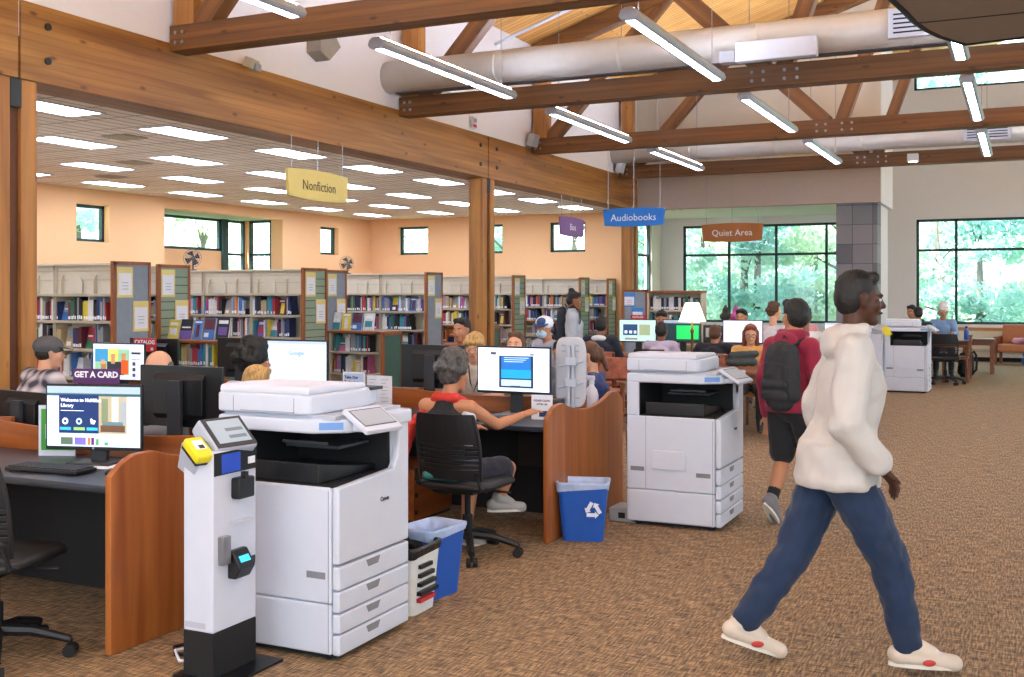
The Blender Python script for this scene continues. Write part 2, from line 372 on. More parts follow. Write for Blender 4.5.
# ---- trusses
TL=['nearest roof truss crossing the top of the photo','second roof truss, below the large round duct','third roof truss from the camera','farthest roof truss, in front of the far gable wall']
for i,y in enumerate((7.63,11.6,15.55,19.6)):
    t=thing('roof_truss',TL[i],'truss',(0,y,0),group='timber roof trusses')
    MB().m(GLUE_X).bb(-6.98,8.5,-.11,.11,3.80,4.03).build('bottom_chord',t,bevel=.006)
    rz=lambda x: Z0+SL*(x-X0)-.02
    mb=MB().m(GLUE_X); mb.prism([(-6.98,rz(-6.98)),(1.5,rz(1.5)),(1.5,rz(1.5)-.25),(-6.98,rz(-6.98)-.25)],'y',-.11,.11); mb.build('top_chord',t)
    MB().m(GLUE_Z).bb(-6.95,-6.72,-.09,.09,4.03,5.3).build('web_post',t)
    def web(xa,za,xb,zb,w=.2):
        d=V(xb-xa,0,zb-za); L=d.length; ang=math.degrees(math.atan2(d.z,d.x))
        o=MB().m(GLUE_X).bb(0,L,-.08,.08,-w/2,w/2).build('web_diagonal',t,bevel=.005); o.location=(xa,0,za); o.rotation_euler=(0,-R(ang),0)
    web(-6.7,4.0,-4.65,6.2); web(-2.5,4.0,-4.6,6.05); web(-2.3,4.0,-1.2,7.1,.17); web(2.9,4,1.4,7.8,.17); web(3.2,4,5.2,6.2)
    for x in (-6.9,-6.82,-2.62,-2.5,-2.28,-2.15):
        for z in (3.87,3.96): MB().m(METAL).tube([(x,-.11,z),(x,-.125,z)],.018,8).build('bolt_head',t)
# ---- ducts
DUCT=mat('painted duct','#cfccc6',.4,metal=.1,var=.02); 
for (y,lab) in ((11.27,'large round silver duct resting on the second roof truss'),(19.25,'round silver duct above the farthest roof truss')):
    t=thing('air_duct',lab,'duct',(0,y,0),group='round ventilation ducts'); mb=MB().m(DUCT).tube([(-7.0,0,4.235),(8.5,0,4.235)],.19,28); mb.build('duct_body',t,smooth=False)
    for p in t.children[0].data.polygons: p.use_smooth=len(p.vertices)==4
    for x in (-5.5,-4.0,-2.5,-1,.5): MB().m(DUCT).tube([(x,0,4.235),(x+.02,0,4.235)],.193,28).build('duct_seam',t)
    xg=-1.2 if y<12 else -.9
    g=MB().m(WHITE2).bb(xg,xg+.7,-.25,-.17,4.08,4.36).build('duct_grille',t); m2=MB().m(BLACKM)
    for k in range(5): m2.bb(xg+.05,xg+.65,-.256,-.25,4.12+k*.044,4.135+k*.044)
    m2.build('grille_slot',g)
t=MB().m(mat('conduit grey','#55565a',.5)).bb(-6.9,8.4,11.26,11.4,4.035,4.09).build('conduit_rail'); tag(t,'dark rail running along the second truss under the big duct','rail')
o=MB().m(WHITE).bb(-.08,.08,-.08,.08,0,.12).m(emis('spot lens','#ffffff',8)).bb(-.06,.06,-.06,.06,-.004,0).build('spot_light'); o.location=(-1.62,18.4,3.72); tag(o,'tiny square hanging spot light in front of the high white back wall','spot light')
t=thing('projection_screen_case','white box mounted on the second truss beside the duct','box',(-2.22,11.3,4.04)); MB().m(WHITE).bb(-.45,.36,-.36,-.24,-.07,.13).build('case',t,bevel=.01); MB().m(GREYP).bb(-.62,-.46,-.33,-.2,-.06,.06).build('bracket',t)
for k,(y,za) in enumerate(((9.6,6.0),(13.9,6.0))):
    pass
# sprinkler pipes following the roof slope
for y,l in ((10.2,'white sprinkler pipe under the wooden roof, nearer one'),(14.0,'white sprinkler pipe under the wooden roof, farther one')):
    o=MB().m(WHITE).tube([(-6.9,y,5.2),(1.4,y,5.2+.324*8.3)],.025,8).build('sprinkler_pipe'); tag(o,l,'pipe')
# ---- troffers in left ceiling
TRO=emis('troffer lens','#dbe6ff',19); t0=None
xs=(-8.5-.9,-11.3,-13.1,-14.95); ys=(6.2,8.3,10.4,12.55,14.7,16.85,19.0,21.15,23.3)
ordn=['first','second','third','fourth','fifth','sixth','seventh','eighth','ninth','tenth']
for j,y in enumerate(ys):
    for i,x in enumerate(xs):
        lab='%s bright ceiling panel from the near end, %s row from the beam'%(ordn[j],ordn[i])
        if t0 is None:
            t0=thing('ceiling_panel_light',lab,'ceiling light',(x,y,3.6),group='recessed panel lights in the left ceiling')
            MB().m(WHITE).bb(-.27,.27,-.56,-.53,-.012,.0).bb(-.27,.27,.53,.56,-.012,0).bb(-.27,-.235,-.53,.53,-.012,0).bb(.235,.27,-.53,.53,-.012,0).build('frame',t0)
            MB().m(TRO).bb(-.235,.235,-.53,.53,-.008,-.002).build('diffuser',t0)
        else: dup(t0,loc=(x,y,3.6),label=lab)
for x,y,l in ((-10.3,10.3,'nearer dark air vent in the left ceiling'),(-12.2,12.4,'dark air vent among the middle ceiling panels'),(-14,13.7,'dark air vent close to the peach wall')):
    v=thing('ceiling_vent',l,'vent',(x,y,3.6)); MB().m(GREYP).bb(-.2,.2,-.2,.2,-.01,0).build('frame',v)
    mb=MB().m(BEIGED)
    for k in range(6): mb.box((0,-.16+k*.064,-.015),(.36,.02,.012),(25,0,0))
    mb.build('slat',v)
# ---- pendant linear fixtures
FIXB=mat('fixture housing','#aeb2c0',.4,metal=.3,var=.02); FIXE=emis('fixture lens','#dbe6ff',30); p0=None
cols={-5.1:'left',-2.79:'middle',-.53:'right'}
rows=['row almost out of frame overhead','row in front of the second truss','row between second and third trusses','row between third and fourth trusses','row beyond the farthest truss']
for j in (0,1,2,3,4,-1,-2):
    for i,x in enumerate((-5.1,-2.79,-.53,2.0,4.3)):  # last two columns are unseen, added to brighten the far hall
        if (i<3 and j==4): continue
        y=4.15+3.85*j; cn=['left','middle','right','added unseen far right','added unseen rightmost'][i]
        lab='%s pendant light in the %s'%(cn,rows[j]) if j>=0 else '%s pendant light %s rows behind the viewpoint'%(cn,{-1:'one',-2:'two'}[j])
        if p0 is None:
            p0=thing('pendant_light',lab,'pendant light',(x,y,3.75),group='linear pendant lights')
            h=MB().m(FIXB); h.prism([(-.06,.0),(.06,0),(.08,.03),(.065,.075),(.03,.095),(-.03,.095),(-.065,.075),(-.08,.03)],'y',0,2.75); h.build('housing',p0,bevel=.006)
            for k in range(3): MB().m(FIXE).bb(-.036,.036,.06+k*.9,.9+k*.9,-.003,0).build('lens',p0)
            MB().m(emis('uplight lens','#dfe8ff',95)).bb(-.03,.03,.05,2.7,.096,.1).build('uplight_lens',p0)
            for yy in (.25,2.5): MB().m(METAL).tube([(0,yy,.09),(0,yy,1.9)],.004,6).build('suspension_wire',p0)
        else: dup(p0,loc=(x,y,3.75),label=lab)
# ---- acoustic cloud upper right
cl=thing('ceiling_cloud','big dark taupe curved acoustic panel hanging at the top right corner','acoustic panel',(0,0,3.35))
poly=[(-.72,3.5),(-.74,6.2),(-.71,6.76),(-.67,7.06),(-.64,7.35),(-.59,7.62),(-.52,7.86),(-.38,8.17),(.0,8.1),(2.6,7.9),(2.6,3.5)]
MB().m(mat('cloud fabric taupe','#8d8078',.85,var=.03)).prism(poly,'z',0,.06).build('cloud_panel',cl)
MB().m(BLACKM).bb(-.62,2.6,7.38,7.395,-.004,0).build('panel_seam',cl)
e_=MB().m(BLACKM); 
for a,b in zip(poly[:-2],poly[1:-1]):
    e_.tube([(a[0],a[1],.02),(b[0],b[1],.02)],.03,8)
e_.build('edge_trim',cl)
for x in (-.3,1.5):
    for y in (4.5,7.2): MB().m(METAL).tube([(x,y,.06),(x,y,3.5)],.005,6).build('suspension_wire',cl)
# ---- wall devices
sp=thing('wedge_speaker','grey wedge-shaped speaker high on the white wall','speaker',(-7.0,9.78,4.31)); sp.scale=(.85,.85,.85); MB().m(mat('speaker taupe','#8f887c',.6)).prism([(-.2,-.12),(-.2,.13),(.12,.16),(.25,.02),(0,-.2)],'x',0,.22).build('cabinet',sp,bevel=.01)
cm=thing('security_camera','small beige security camera on the beam under the first truss','camera',(-6.96,8.55,3.86)); MB().m(BEIGE).box((.07,0,.02),(.1,.16,.1),(0,20,15)).build('camera_body',cm,bevel=.01); MB().m(GREYP).box((.12,.03,-.02),(.04,.08,.07)).build('camera_lens',cm)
for y,l,n in ((17.6,'small silver speaker on the beam beside the third truss','wall_speaker'),(19.3,'small white camera at the beam top beside the farthest truss','wall_speaker')):
    o=thing(n,l,'speaker',(-6.93,y-2.3 if y<18 else y,3.98)); MB().m(GREYP if y<18 else WHITE).box((.05,0,0),(.12,.2,.2),(0,15,0)).build('case',o,bevel=.015); MB().m(DARKG).bb(-.05,0,-.02,.02,-.03,.03).build('bracket',o)
al=thing('fire_strobe','white and red fire alarm strobe on the wall above the beam','alarm',(-6.98,13.45,4.0)); MB().m(WHITE).bb(0,.04,-.06,.06,-.08,.08).build('housing',al,bevel=.005); MB().m(RED).bb(.04,.045,-.05,.05,-.07,-.03).build('red_band',al); MB().m(GREYP).bb(.04,.06,-.03,.03,0,.05).build('lamp',al)
MB_=MB().m(mat('wall vent white','#c9c9c2',.6)).lathe([(.16,0),(.14,.05)],(0,0,0),20).build('round_wall_vent'); MB_.location=(-6.98,12.6,4.35); MB_.rotation_euler=(0,R(90),0); tag(MB_,'round pale vent on the white wall below the second truss','vent')
# ---- hanging signs
def hsign(label,txt,loc,rz,w,h,m,tm,ts,sx=1):
    t=thing('hanging_sign',label,'sign',loc,rz); pts=[]
    for k in range(11): a=-1+k*.2; pts.append((a*w/2*(1.0),h/2*(.86+.14*(1-a*a))))
    for k in range(11): a=1-k*.2; pts.append((a*w/2*.95,-h/2*(.86+.14*(1-a*a))))
    MB().m(m).prism(pts,'y',-.02,.02).build('board',t,bevel=.006)
    text('lettering',txt,ts,tm,t,(0,-.023,-.01),sx=sx)
    for x in (-w*.42,0,w*.42): MB().m(METAL).tube([(x,0,h/2-.02),(x,0,h/2+(.34 if rz else 1.3))],.004,6).build('suspension_wire',t)
hsign('cream oval sign reading Nonfiction hanging below the beam','Nonfiction',(-6.95,9.75,2.78),90,1.12,.33,mat('sign cream','#d9c374',.6,var=.02),mat('sign text brown','#4a3526',.6),.15,.95)
hsign('small purple sign hanging over a window at the back','Bios',(-6.95,17.05,2.74),90,1.05,.33,mat('sign violet','#7d5a8f',.6,var=.02),PAPER,.16)
hsign('bright blue sign reading Audiobooks beside the beam end','Audiobooks',(-5.45,15.9,2.79),0,1.0,.29,mat('sign blue','#1272cf',.5,var=.02),PAPER,.15)
hsign('orange brown sign reading Quiet Area in front of the big windows','Quiet Area',(-5.03,20.4,2.77),0,1.18,.36,mat('sign orange brown','#a5652e',.6,var=.02),PAPER,.17)
# ---- bay fan + fans on shelf
def fan(label,loc,rz,tilt,col):
    t=thing('desk_fan',label,'fan',loc,rz); cm_=mat('fan '+col,col,.35,metal=.5)
    g=MB().m(cm_)
    for r in (.06,.1,.14,.175): g.tube([(r*math.cos(q*PI/12),-.05+.0*r,r*math.sin(q*PI/12)) for q in range(25)],.004,6,cap=False); 
    for q in range(16): g.tube([(0,-.06,0),(.175*math.cos(q*PI/8),-.045,.175*math.sin(q*PI/8)),(.18*math.cos(q*PI/8),0,.18*math.sin(q*PI/8))],.003,5)
    o=g.build('grille',t); o.location=(0,0,.24); b=MB().m(BLACKP)
    for q in range(4):
        a=q*PI/2; b.add([(0,0,0),(.15*math.cos(a),-.02,.15*math.sin(a)),(.15*math.cos(a+.9),.02,.15*math.sin(a+.9)),(.03,.01,.03),(0,.008,0)],[(0,1,2,3),(4,3,2,1)])
    b.ell((0,0,0),.04,.05,.04); o=b.build('blade',t); o.location=(0,0,.24)
    MB().m(BLACKP).tube([(0,.05,.24),(0,.06,.02)],.015,8).lathe([(.09,0),(.08,.02),(.02,.03)],(0,.04,0)).build('stand',t); t.scale=(.75,.75,.75)
fan('dark round desk fan on top of the bookcase below the bay window',(-11.2,12.55,1.955),35,0,'#6a6a70'); fan('pale round desk fan on the bookcase near the room corner',(-10.75,15.95,1.955),20,0,'#8d8674')
# ================================================================ SHELVING
F_=1084.;def_=0
def proj(x,y,z):
    D=-.4278*x+.9039*y; return 512+F_*(.9039*x+.4278*y)/D, 293-F_*(z-1.62)/D, D
SHZ=[.10,.36,.68,1.0,1.31,1.61]   # board tops
def bookcase(label,loc,w=.9,tall=True):
    t=thing('bookcase' if tall else 'low_bookcase',label,'bookcase',loc)
    H=1.95 if tall else 1.05
    for x in (0,w-.03):
        xx=x+.011 if tall else x; MB().m(BEIGE).bb(xx,xx+(.008 if tall else .03),.02,.5,0,H-.02).build('side_panel',t)
    MB().m(BEIGE).bb(.03,w-.03,.25,.27,.05,H-.03).build('back_panel',t)
    zs=SHZ if tall else [.10,.42,.74]
    for z in zs:
        q_=.0 if tall else .03
        MB().m(BEIGE).bb(q_,w-q_,0.01,.25,z-.03,z).m(BEIGED).bb(q_,w-q_,-.005,.01,z-.02,z+.003).build('shelf',t)
    MB().m(BEIGED).bb(.03,w-.03,.27,.51,z-.03,z).build('rear_shelf',t)
    if tall:
        MB().m(BEIGE).bb(0,w,.0,.52,H-.02,H).build('top_cap',t)
        MB().m(BEIGE).bb(.02,w-.02,.05,.06,1.61,1.93).m(BEIGED).bb(.03,w-.03,.044,.05,1.76,1.77).bb(.03,w-.03,.044,.05,1.86,1.868).m(SLATD).bb(.0,.016,.03,.05,1.66,1.9).build('header_panel',t)
        for x in (.12,.62): MB().m(BEIGE).prism([(.0,1.61),(.05,1.61),(.05,1.82),(.03,1.82),(.0,1.76)],'x',x,x+.006).build('book_support',t)
        mb=MB().m(BEIGE); mb.prism([(.2,1.62),(.42,1.62),(.42,1.74),(.39,1.79),(.25,1.79),(.2,1.74)],'y',.03,.038); mb.build('book_support',t)
    else:
        MB().m(CHERRY_X).bb(-.01,w+.01,-.02,.54,H-.03,H).build('wood_top',t,bevel=.006)
    return t
def endpanel(case,x,y,kind,label,H=1.97,w=.55):
    # panel faces +X at world x; child of the bookcase
    p=MB().m(OAKF).bb(x,x+.04,y-.015,y+.035,0,H).bb(x,x+.04,y+w-.035,y+w,0,H).bb(x,x+.04,y,y+w,H-.04,H).bb(x,x+.04,y,y+w,0,.1).build('end_frame',case)
    mb=MB()
    if kind=='felt': mb.m(FELT).bb(x,x+.03,y+.03,y+w-.03,.1,H-.04)
    elif kind=='half': mb.m(FELT).bb(x,x+.03,y+.03,y+w-.03,.1,H-.04)
    else:
        mb.m(SLATG if kind=='slat' else DKGREEN).bb(x,x+.026,y+.03,y+w-.03,.1,H-.04)
        if kind=='slat':
            for k in range(17):
                z=.18+k*.102
                if z<H-.08: mb.m(SLATD).bb(x+.026,x+.0275,y+.03,y+w-.03,z,z+.012)
    q=mb.build('end_panel',case)
    for o in (p,q): o.location=-case.location
EVEN=[(8.85,'felt'),(12.3,'slat'),(15.7,'felt'),(19.1,'slat'),(22.6,'slat')]
ODD=[(10.1,'slat'),(13.6,'felt'),(17.0,'slat'),(20.5,'slat')]; TODD=ODD[:2]
RN={8.85:'nearest tall bookcase row behind the plaid shirt',12.3:'tall bookcase row under the bay window',15.7:'tall bookcase row left of the middle post',19.1:'tall bookcase row right of the middle post',22.6:'far tall bookcase row near the walking backpacker',24.4:'last bookcase row against the peach wall',10.1:'second tall bookcase row, behind the nearest one',13.6:'fourth tall bookcase row, behind the slatted panel',17.0:'sixth tall bookcase row, behind the grey panel',20.5:'eighth tall bookcase row near the back'}
BN={8.85:'nearest tall row',12.3:'row under bay window',15.7:'row left of middle post',19.1:'row right of middle post',22.6:'row near walking backpacker',24.4:'row against peach wall',10.1:'second tall row',13.6:'fourth tall row',17.0:'sixth tall row',20.5:'eighth tall row'}
LM_={10.1:'nearest low bookcase',13.6:'second low bookcase',17.0:'third low bookcase',20.5:'farthest low bookcase'}
LN={10.1:'nearest low bookcase with red-brown wooden top',13.6:'second low bookcase with dark green end panel',17.0:'third low bookcase with green end panel',20.5:'farthest low bookcase near the back'}
shelves=[] # (x0,x1,y,z,clear,desc,tall)
protoT=protoL=None
secn=['first section from the aisle','second section from the aisle','third section from the aisle','fourth section from the aisle']
def row(y,xend,kind,n):
    global protoT
    for k in range(n):
        lab='%s of the %s'%(secn[k],RN[y]); loc=(xend-.88*(k+1),y,0)
        if protoT is None: protoT=c=bookcase(lab,loc,.88)
        else: c=dup(protoT,loc=loc,label=lab)
        for si,z in enumerate(SHZ[1:5]): shelves.append((xend-.88*(k+1)+.022,xend-.88*k-.012,y+.03,z,.27,'%s shelf, %s bay, %s'%(['lowest','third','second','top'][si],['first','second','third','fourth'][k],BN[y]),y,k,si))
        if k==0: first=c
    return first
cs=[]
for y,k in EVEN: cs.append((row(y,-9.05,k,4),-9.04,y,k))
cs.append((row(24.4,-9.05,'slat',3),-9.04,24.4,'slat'))
fo=[]
for y,k in TODD: fo.append((row(y,-9.58,k,3),-9.58,y,k))
# end panels are added after duplication so copies do not inherit them
for c,x,y,k in cs+fo: endpanel(c,x,y,k,'',w=.55)
protoL=None
for y,_ in ODD:
    for k in range(1):
        loc=(-9.52,y+.02,0)
        if protoL is None: protoL=c=bookcase(LN[y],loc,.94,False)
        else: c=dup(protoL,loc=loc,label=LN[y])
        for si,z in enumerate([.42,.74]): shelves.append((-9.46,-8.64,y+.05,z,.26,'%s shelf, %s'%(['lower','upper'][si],LM_[y]),y,9,si))
        fo.append((c,-8.57,y,'dk'))
for c,x,y,k in fo[2:]: endpanel(c,x,y,k,'',H=1.03)
# posted notices on end panels
def notice(x,y,z,label,hd=YELC,w=.235,h=.34,dirx=True):
    t=thing('posted_notice',label,'notice',(x,y,z),90 if dirx else 0)
    MB().m(hd).bb(-w/2,w/2,-.004,0,-h/2,h/2).build('backing_card',t)
    MB().m(PAPER).bb(-w/2+.02,w/2-.02,-.006,-.004,-h/2+.03,h/2-.07).build('printed_sheet',t)
    mb=MB().m(GREYP if hd is YELC else RED)
    for k in range(3): mb.bb(-w*.2,w*.2,-.0075,-.006,-.01-k*.035,-.003-k*.035)
    mb.build('printed_line',t)
PN={8.85:'grey felt panel nearest the capped man',12.3:'slatted panel beside the large monitor',15.7:'grey felt panel left of the middle post',19.1:'green slatted panel right of the middle post',22.6:'narrow panel behind the backpacker',24.4:'last narrow panel by the peach wall',10.1:'second slatted panel from the left',13.6:'short panel behind the slatted panel'}
for c,x,y,k in cs+fo[:2]:
    xx=x+.034
    notice(xx,y+.16,1.74,'upper yellow notice on the %s'%PN[y]); notice(xx,y+.4,1.36,'lower yellow notice on the %s'%PN[y])
# ---------------------------------------------------------------- BOOKS
PAL=[('red','#a8323a'),('navy','#24345e'),('blue','#3f6fae'),('white','#d9d8d4'),('black','#1c1c20'),('green','#356b4c'),('tan','#b39a72'),('maroon','#5e2430'),('teal','#3c8a94'),('purple','#6c4f94'),('orange','#cf7a33'),('grey','#8c9096'),('yellow','#d8c23c'),('pink','#c96a94')]
WT=[7,8,8,20,12,5,10,4,5,3,3,12,3,3]
BM={n:mat('book cover '+n,c,.55,var=.12,scale=30) for n,c in PAL}
PAGE=mat('book pages','#e6dfcd',.9); LABELW=mat('spine label','#e8e8e8',.7)
def bookmb(mb,cn,x,y,z,w,h,d,lean=0,face=False,v=0):
    M=Matrix.Translation((x,y,z))
    if face: M=M@Matrix.Rotation(R(-14),4,'X')
    elif lean: M=M@Matrix.Rotation(R(lean),4,'Y')
    mb.M=M; c=BM[cn]
    if face:
        mb.m(c).bb(0,w,0,.003,0,h).bb(0,w,.024,.027,0,h).bb(0,.003,0,.027,0,h).m(PAGE).bb(.003,w-.003,.003,.024,.003,h-.003)
        mb.m(BM[PAL[(PAL.index([p for p in PAL if p[0]==cn][0])+5)%14][0]]).bb(*[(w*.15,w*.85,-.0015,0,h*.2,h*.55),(w*.0,w,-.0015,0,h*.0,h*.42),(w*.3,w*.7,-.0015,0,h*.1,h*.75),(w*.05,w*.95,-.0015,0,h*.45,h*.97)][v]).m(LABELW).bb(*[(w*.12,w*.88,-.002,0,h*.7,h*.85),(w*.12,w*.88,-.002,0,h*.55,h*.62),(w*.1,w*.9,-.002,0,h*.84,h*.92),(w*.1,w*.5,-.002,0,h*.1,h*.3)][v])
    else:
        mb.m(c).bb(0,.0025,0,d,0,h).bb(w-.0025,w,0,d,0,h).bb(0,w,0,.003,0,h).m(PAGE).bb(.0025,w-.0025,.003,d-.004,.003,h-.004)
        if w>.018: mb.m(LABELW).bb(w*.12,w*.88,-.001,0,.015,.05)
    mb.M=Matrix.Identity(4)
NUM=['first','second','third','fourth','fifth','sixth','seventh','eighth','ninth','tenth','eleventh','twelfth','thirteenth','fourteenth','fifteenth','sixteenth','seventeenth','eighteenth','nineteenth','twentieth']
NUM+=['twenty-'+n for n in NUM[:9]]+['thirtieth']+['thirty-'+n for n in NUM[:9]]+['fortieth']+['forty-'+n for n in NUM[:9]]
rb=random.Random(3); books=[]
for (x0,x1,y,z,cl_,desc,yr,k,si) in shelves:
    x=x0+rb.uniform(0,.03); end=x1-(rb.uniform(0,.1) if rb.random()<.6 else rb.uniform(.1,.25)); i=0; run=0
    while x<end:
        if run<=0: tone=rb.choices(range(14),WT)[0]; run=rb.choice([1,1,1,2,3])
        run-=1
        face=rb.random()<.07 and end-x>.2
        if face: w=rb.uniform(.14,.17);h=rb.uniform(.2,.255);d=.03
        else: w=rb.choice([.012,.015,.018,.022,.026,.032,.038]);h=rb.uniform(.2,.275);d=rb.uniform(.14,.17)
        cn=PAL[tone][0]; books.append(dict(c=cn,x=x,y=y+(0 if not face else .05),z=z+.001,w=w,h=h,d=d,l=0,f=face,desc=desc,i=i)); x+=w+(.012 if face else .0015); i+=1
    for b in books[-1:]:
        if not b['f'] and x<x1-.06 : b['l']=-9; b['x']+=.0
# books displayed on top of the low bookcases
for y,_ in ODD[:2]:
    x=-9.5;i=0
    while x<-8.75:
        cn=rb.choice(['white','yellow','purple','grey','white','black','blue','tan','orange']); w=rb.uniform(.12,.19); h=rb.uniform(.19,.28)
        books.append(dict(c=cn,x=x,y=y+.1,z=1.056+.008,w=w,h=h,d=.03,l=0,f=True,desc='wooden top of %s'%LM_[y],i=i,)); x+=w+.03;i+=1
def vis(b):
    u,v,D=proj(b['x']+b['w']/2,b['y'],b['z']+b['h']/2)
    if u<36 or u>1020 or v>365: return 0
    # hidden by nearer furniture: rough lines of sight to the rows
    yr=b['y']
    lim={8.9:34,12.3:190,15.7:342,19.1:446,22.6:530,24.4:590}
    for yy,lo in lim.items():
        if abs(yr-yy)<.2 and u<lo: return 0
    for yy in (13.6,17,20.5,10.1):
        if abs(yr-yy)<.25 and b['z']>1.055 and b['f']==False: return 0 if yy!=10.1 else (0 if u<150 else 1/D*b['h'])
    if v>345 and u>250: return 0
    return b['h']*(b['w']**.3)/D
sc_=sorted(range(len(books)),key=lambda i:-vis(books[i])); indiv=set(i for i in sc_[:300] if vis(books[i])>0)
proto={}
stuff=MB()
for i,b in enumerate(books):
    if i in indiv:
        key=(b['c'],b['f'],i%4 if b['f'] else 0)
        if key not in proto:
            mb=MB(); bookmb(mb,b['c'],0,0,0,.15 if b['f'] else .03,.22,.15,0,b['f'],i%4); proto[key]=mb.mesh('book')
        o=bpy.data.objects.new('book',proto[key]); COL.objects.link(o); o.location=(b['x'],b['y'],b['z']+(.0)); o.scale=(b['w']/(.15 if b['f'] else .03),b['d']/.15 if not b['f'] else 1,b['h']/.22)
        kind='face-out ' if b['f'] else ('thick ' if b['w']>.03 else ('slim ' if b['w']<.022 else ''))
        tag(o,'%s%s book, %s from left, %s'%(kind,b['c'],NUM[b['i']],b['desc']),'book','books on the library shelves')
    else: bookmb(stuff,b['c'],b['x'],b['y'],b['z'],b['w'],b['h'],b['d'],b['l'],b['f'],i%4)
so=stuff.build('shelved_books',kind='stuff'); tag(so,'remaining rows of small books filling the farther and lower library shelves','books','books on the library shelves')
# ---- AV shelf with blue posters at right
t=thing('media_bookcase','bookcase of audiobooks with a grey poster panel under the blue sign','bookcase',(-6.35,17.9,0))
MB().m(OAKF).bb(0,.04,0,.04,0,1.68).bb(.42,.46,0,.04,0,1.68).bb(0,.46,0,.04,1.64,1.68).bb(0,.46,0,.04,0,.08).build('panel_frame',t)
MB().m(FELT).bb(.04,.42,.01,.03,.08,1.64).build('felt_panel',t)
for z in (.1,.42,.74,1.02,1.33): MB().m(BEIGE).bb(.48,1.4,.03,.3,z-.03,z).build('shelf',t)
MB().m(OAKF).bb(.46,1.42,0,.32,1.62,1.66).build('wood_top',t); MB().m(BEIGE).bb(.46,.48,.0,.3,0,1.62).build('side_panel',t); MB().m(BEIGE).bb(1.4,1.42,0,.3,0,1.62).build('side_panel',t); MB().m(BEIGE).bb(.48,1.4,.3,.32,0,1.62).build('back_panel',t)
BLUEH=mat('poster blue','#3f86d0',.7,var=.02)
notice(-6.22,17.911,1.5,'upper blue and white poster on the panel under the blue sign',BLUEH,.22,.25,False); notice(-6.07,17.911,1.24,'lower blue and white poster on the panel under the blue sign',BLUEH,.22,.25,False)
for si,z in enumerate((1.02,1.33)):
    x=-5.85;i=0
    while x<-5.0:
        w=rb.uniform(.03,.05); cn=rb.choice(['white','grey','black','green','teal','tan','white','navy']); mb=MB(); bookmb(mb,cn,0,0,0,w,rb.uniform(.18,.24),.15); o=mb.build('audiobook_case'); o.location=(x,17.95,z+.002)
        tag(o,'%s audiobook case, %s from left on the %s shelf of the media bookcase'%(cn,NUM[i],['lower','upper'][si]),'book','audiobook cases'); x+=w+.002; i+=1
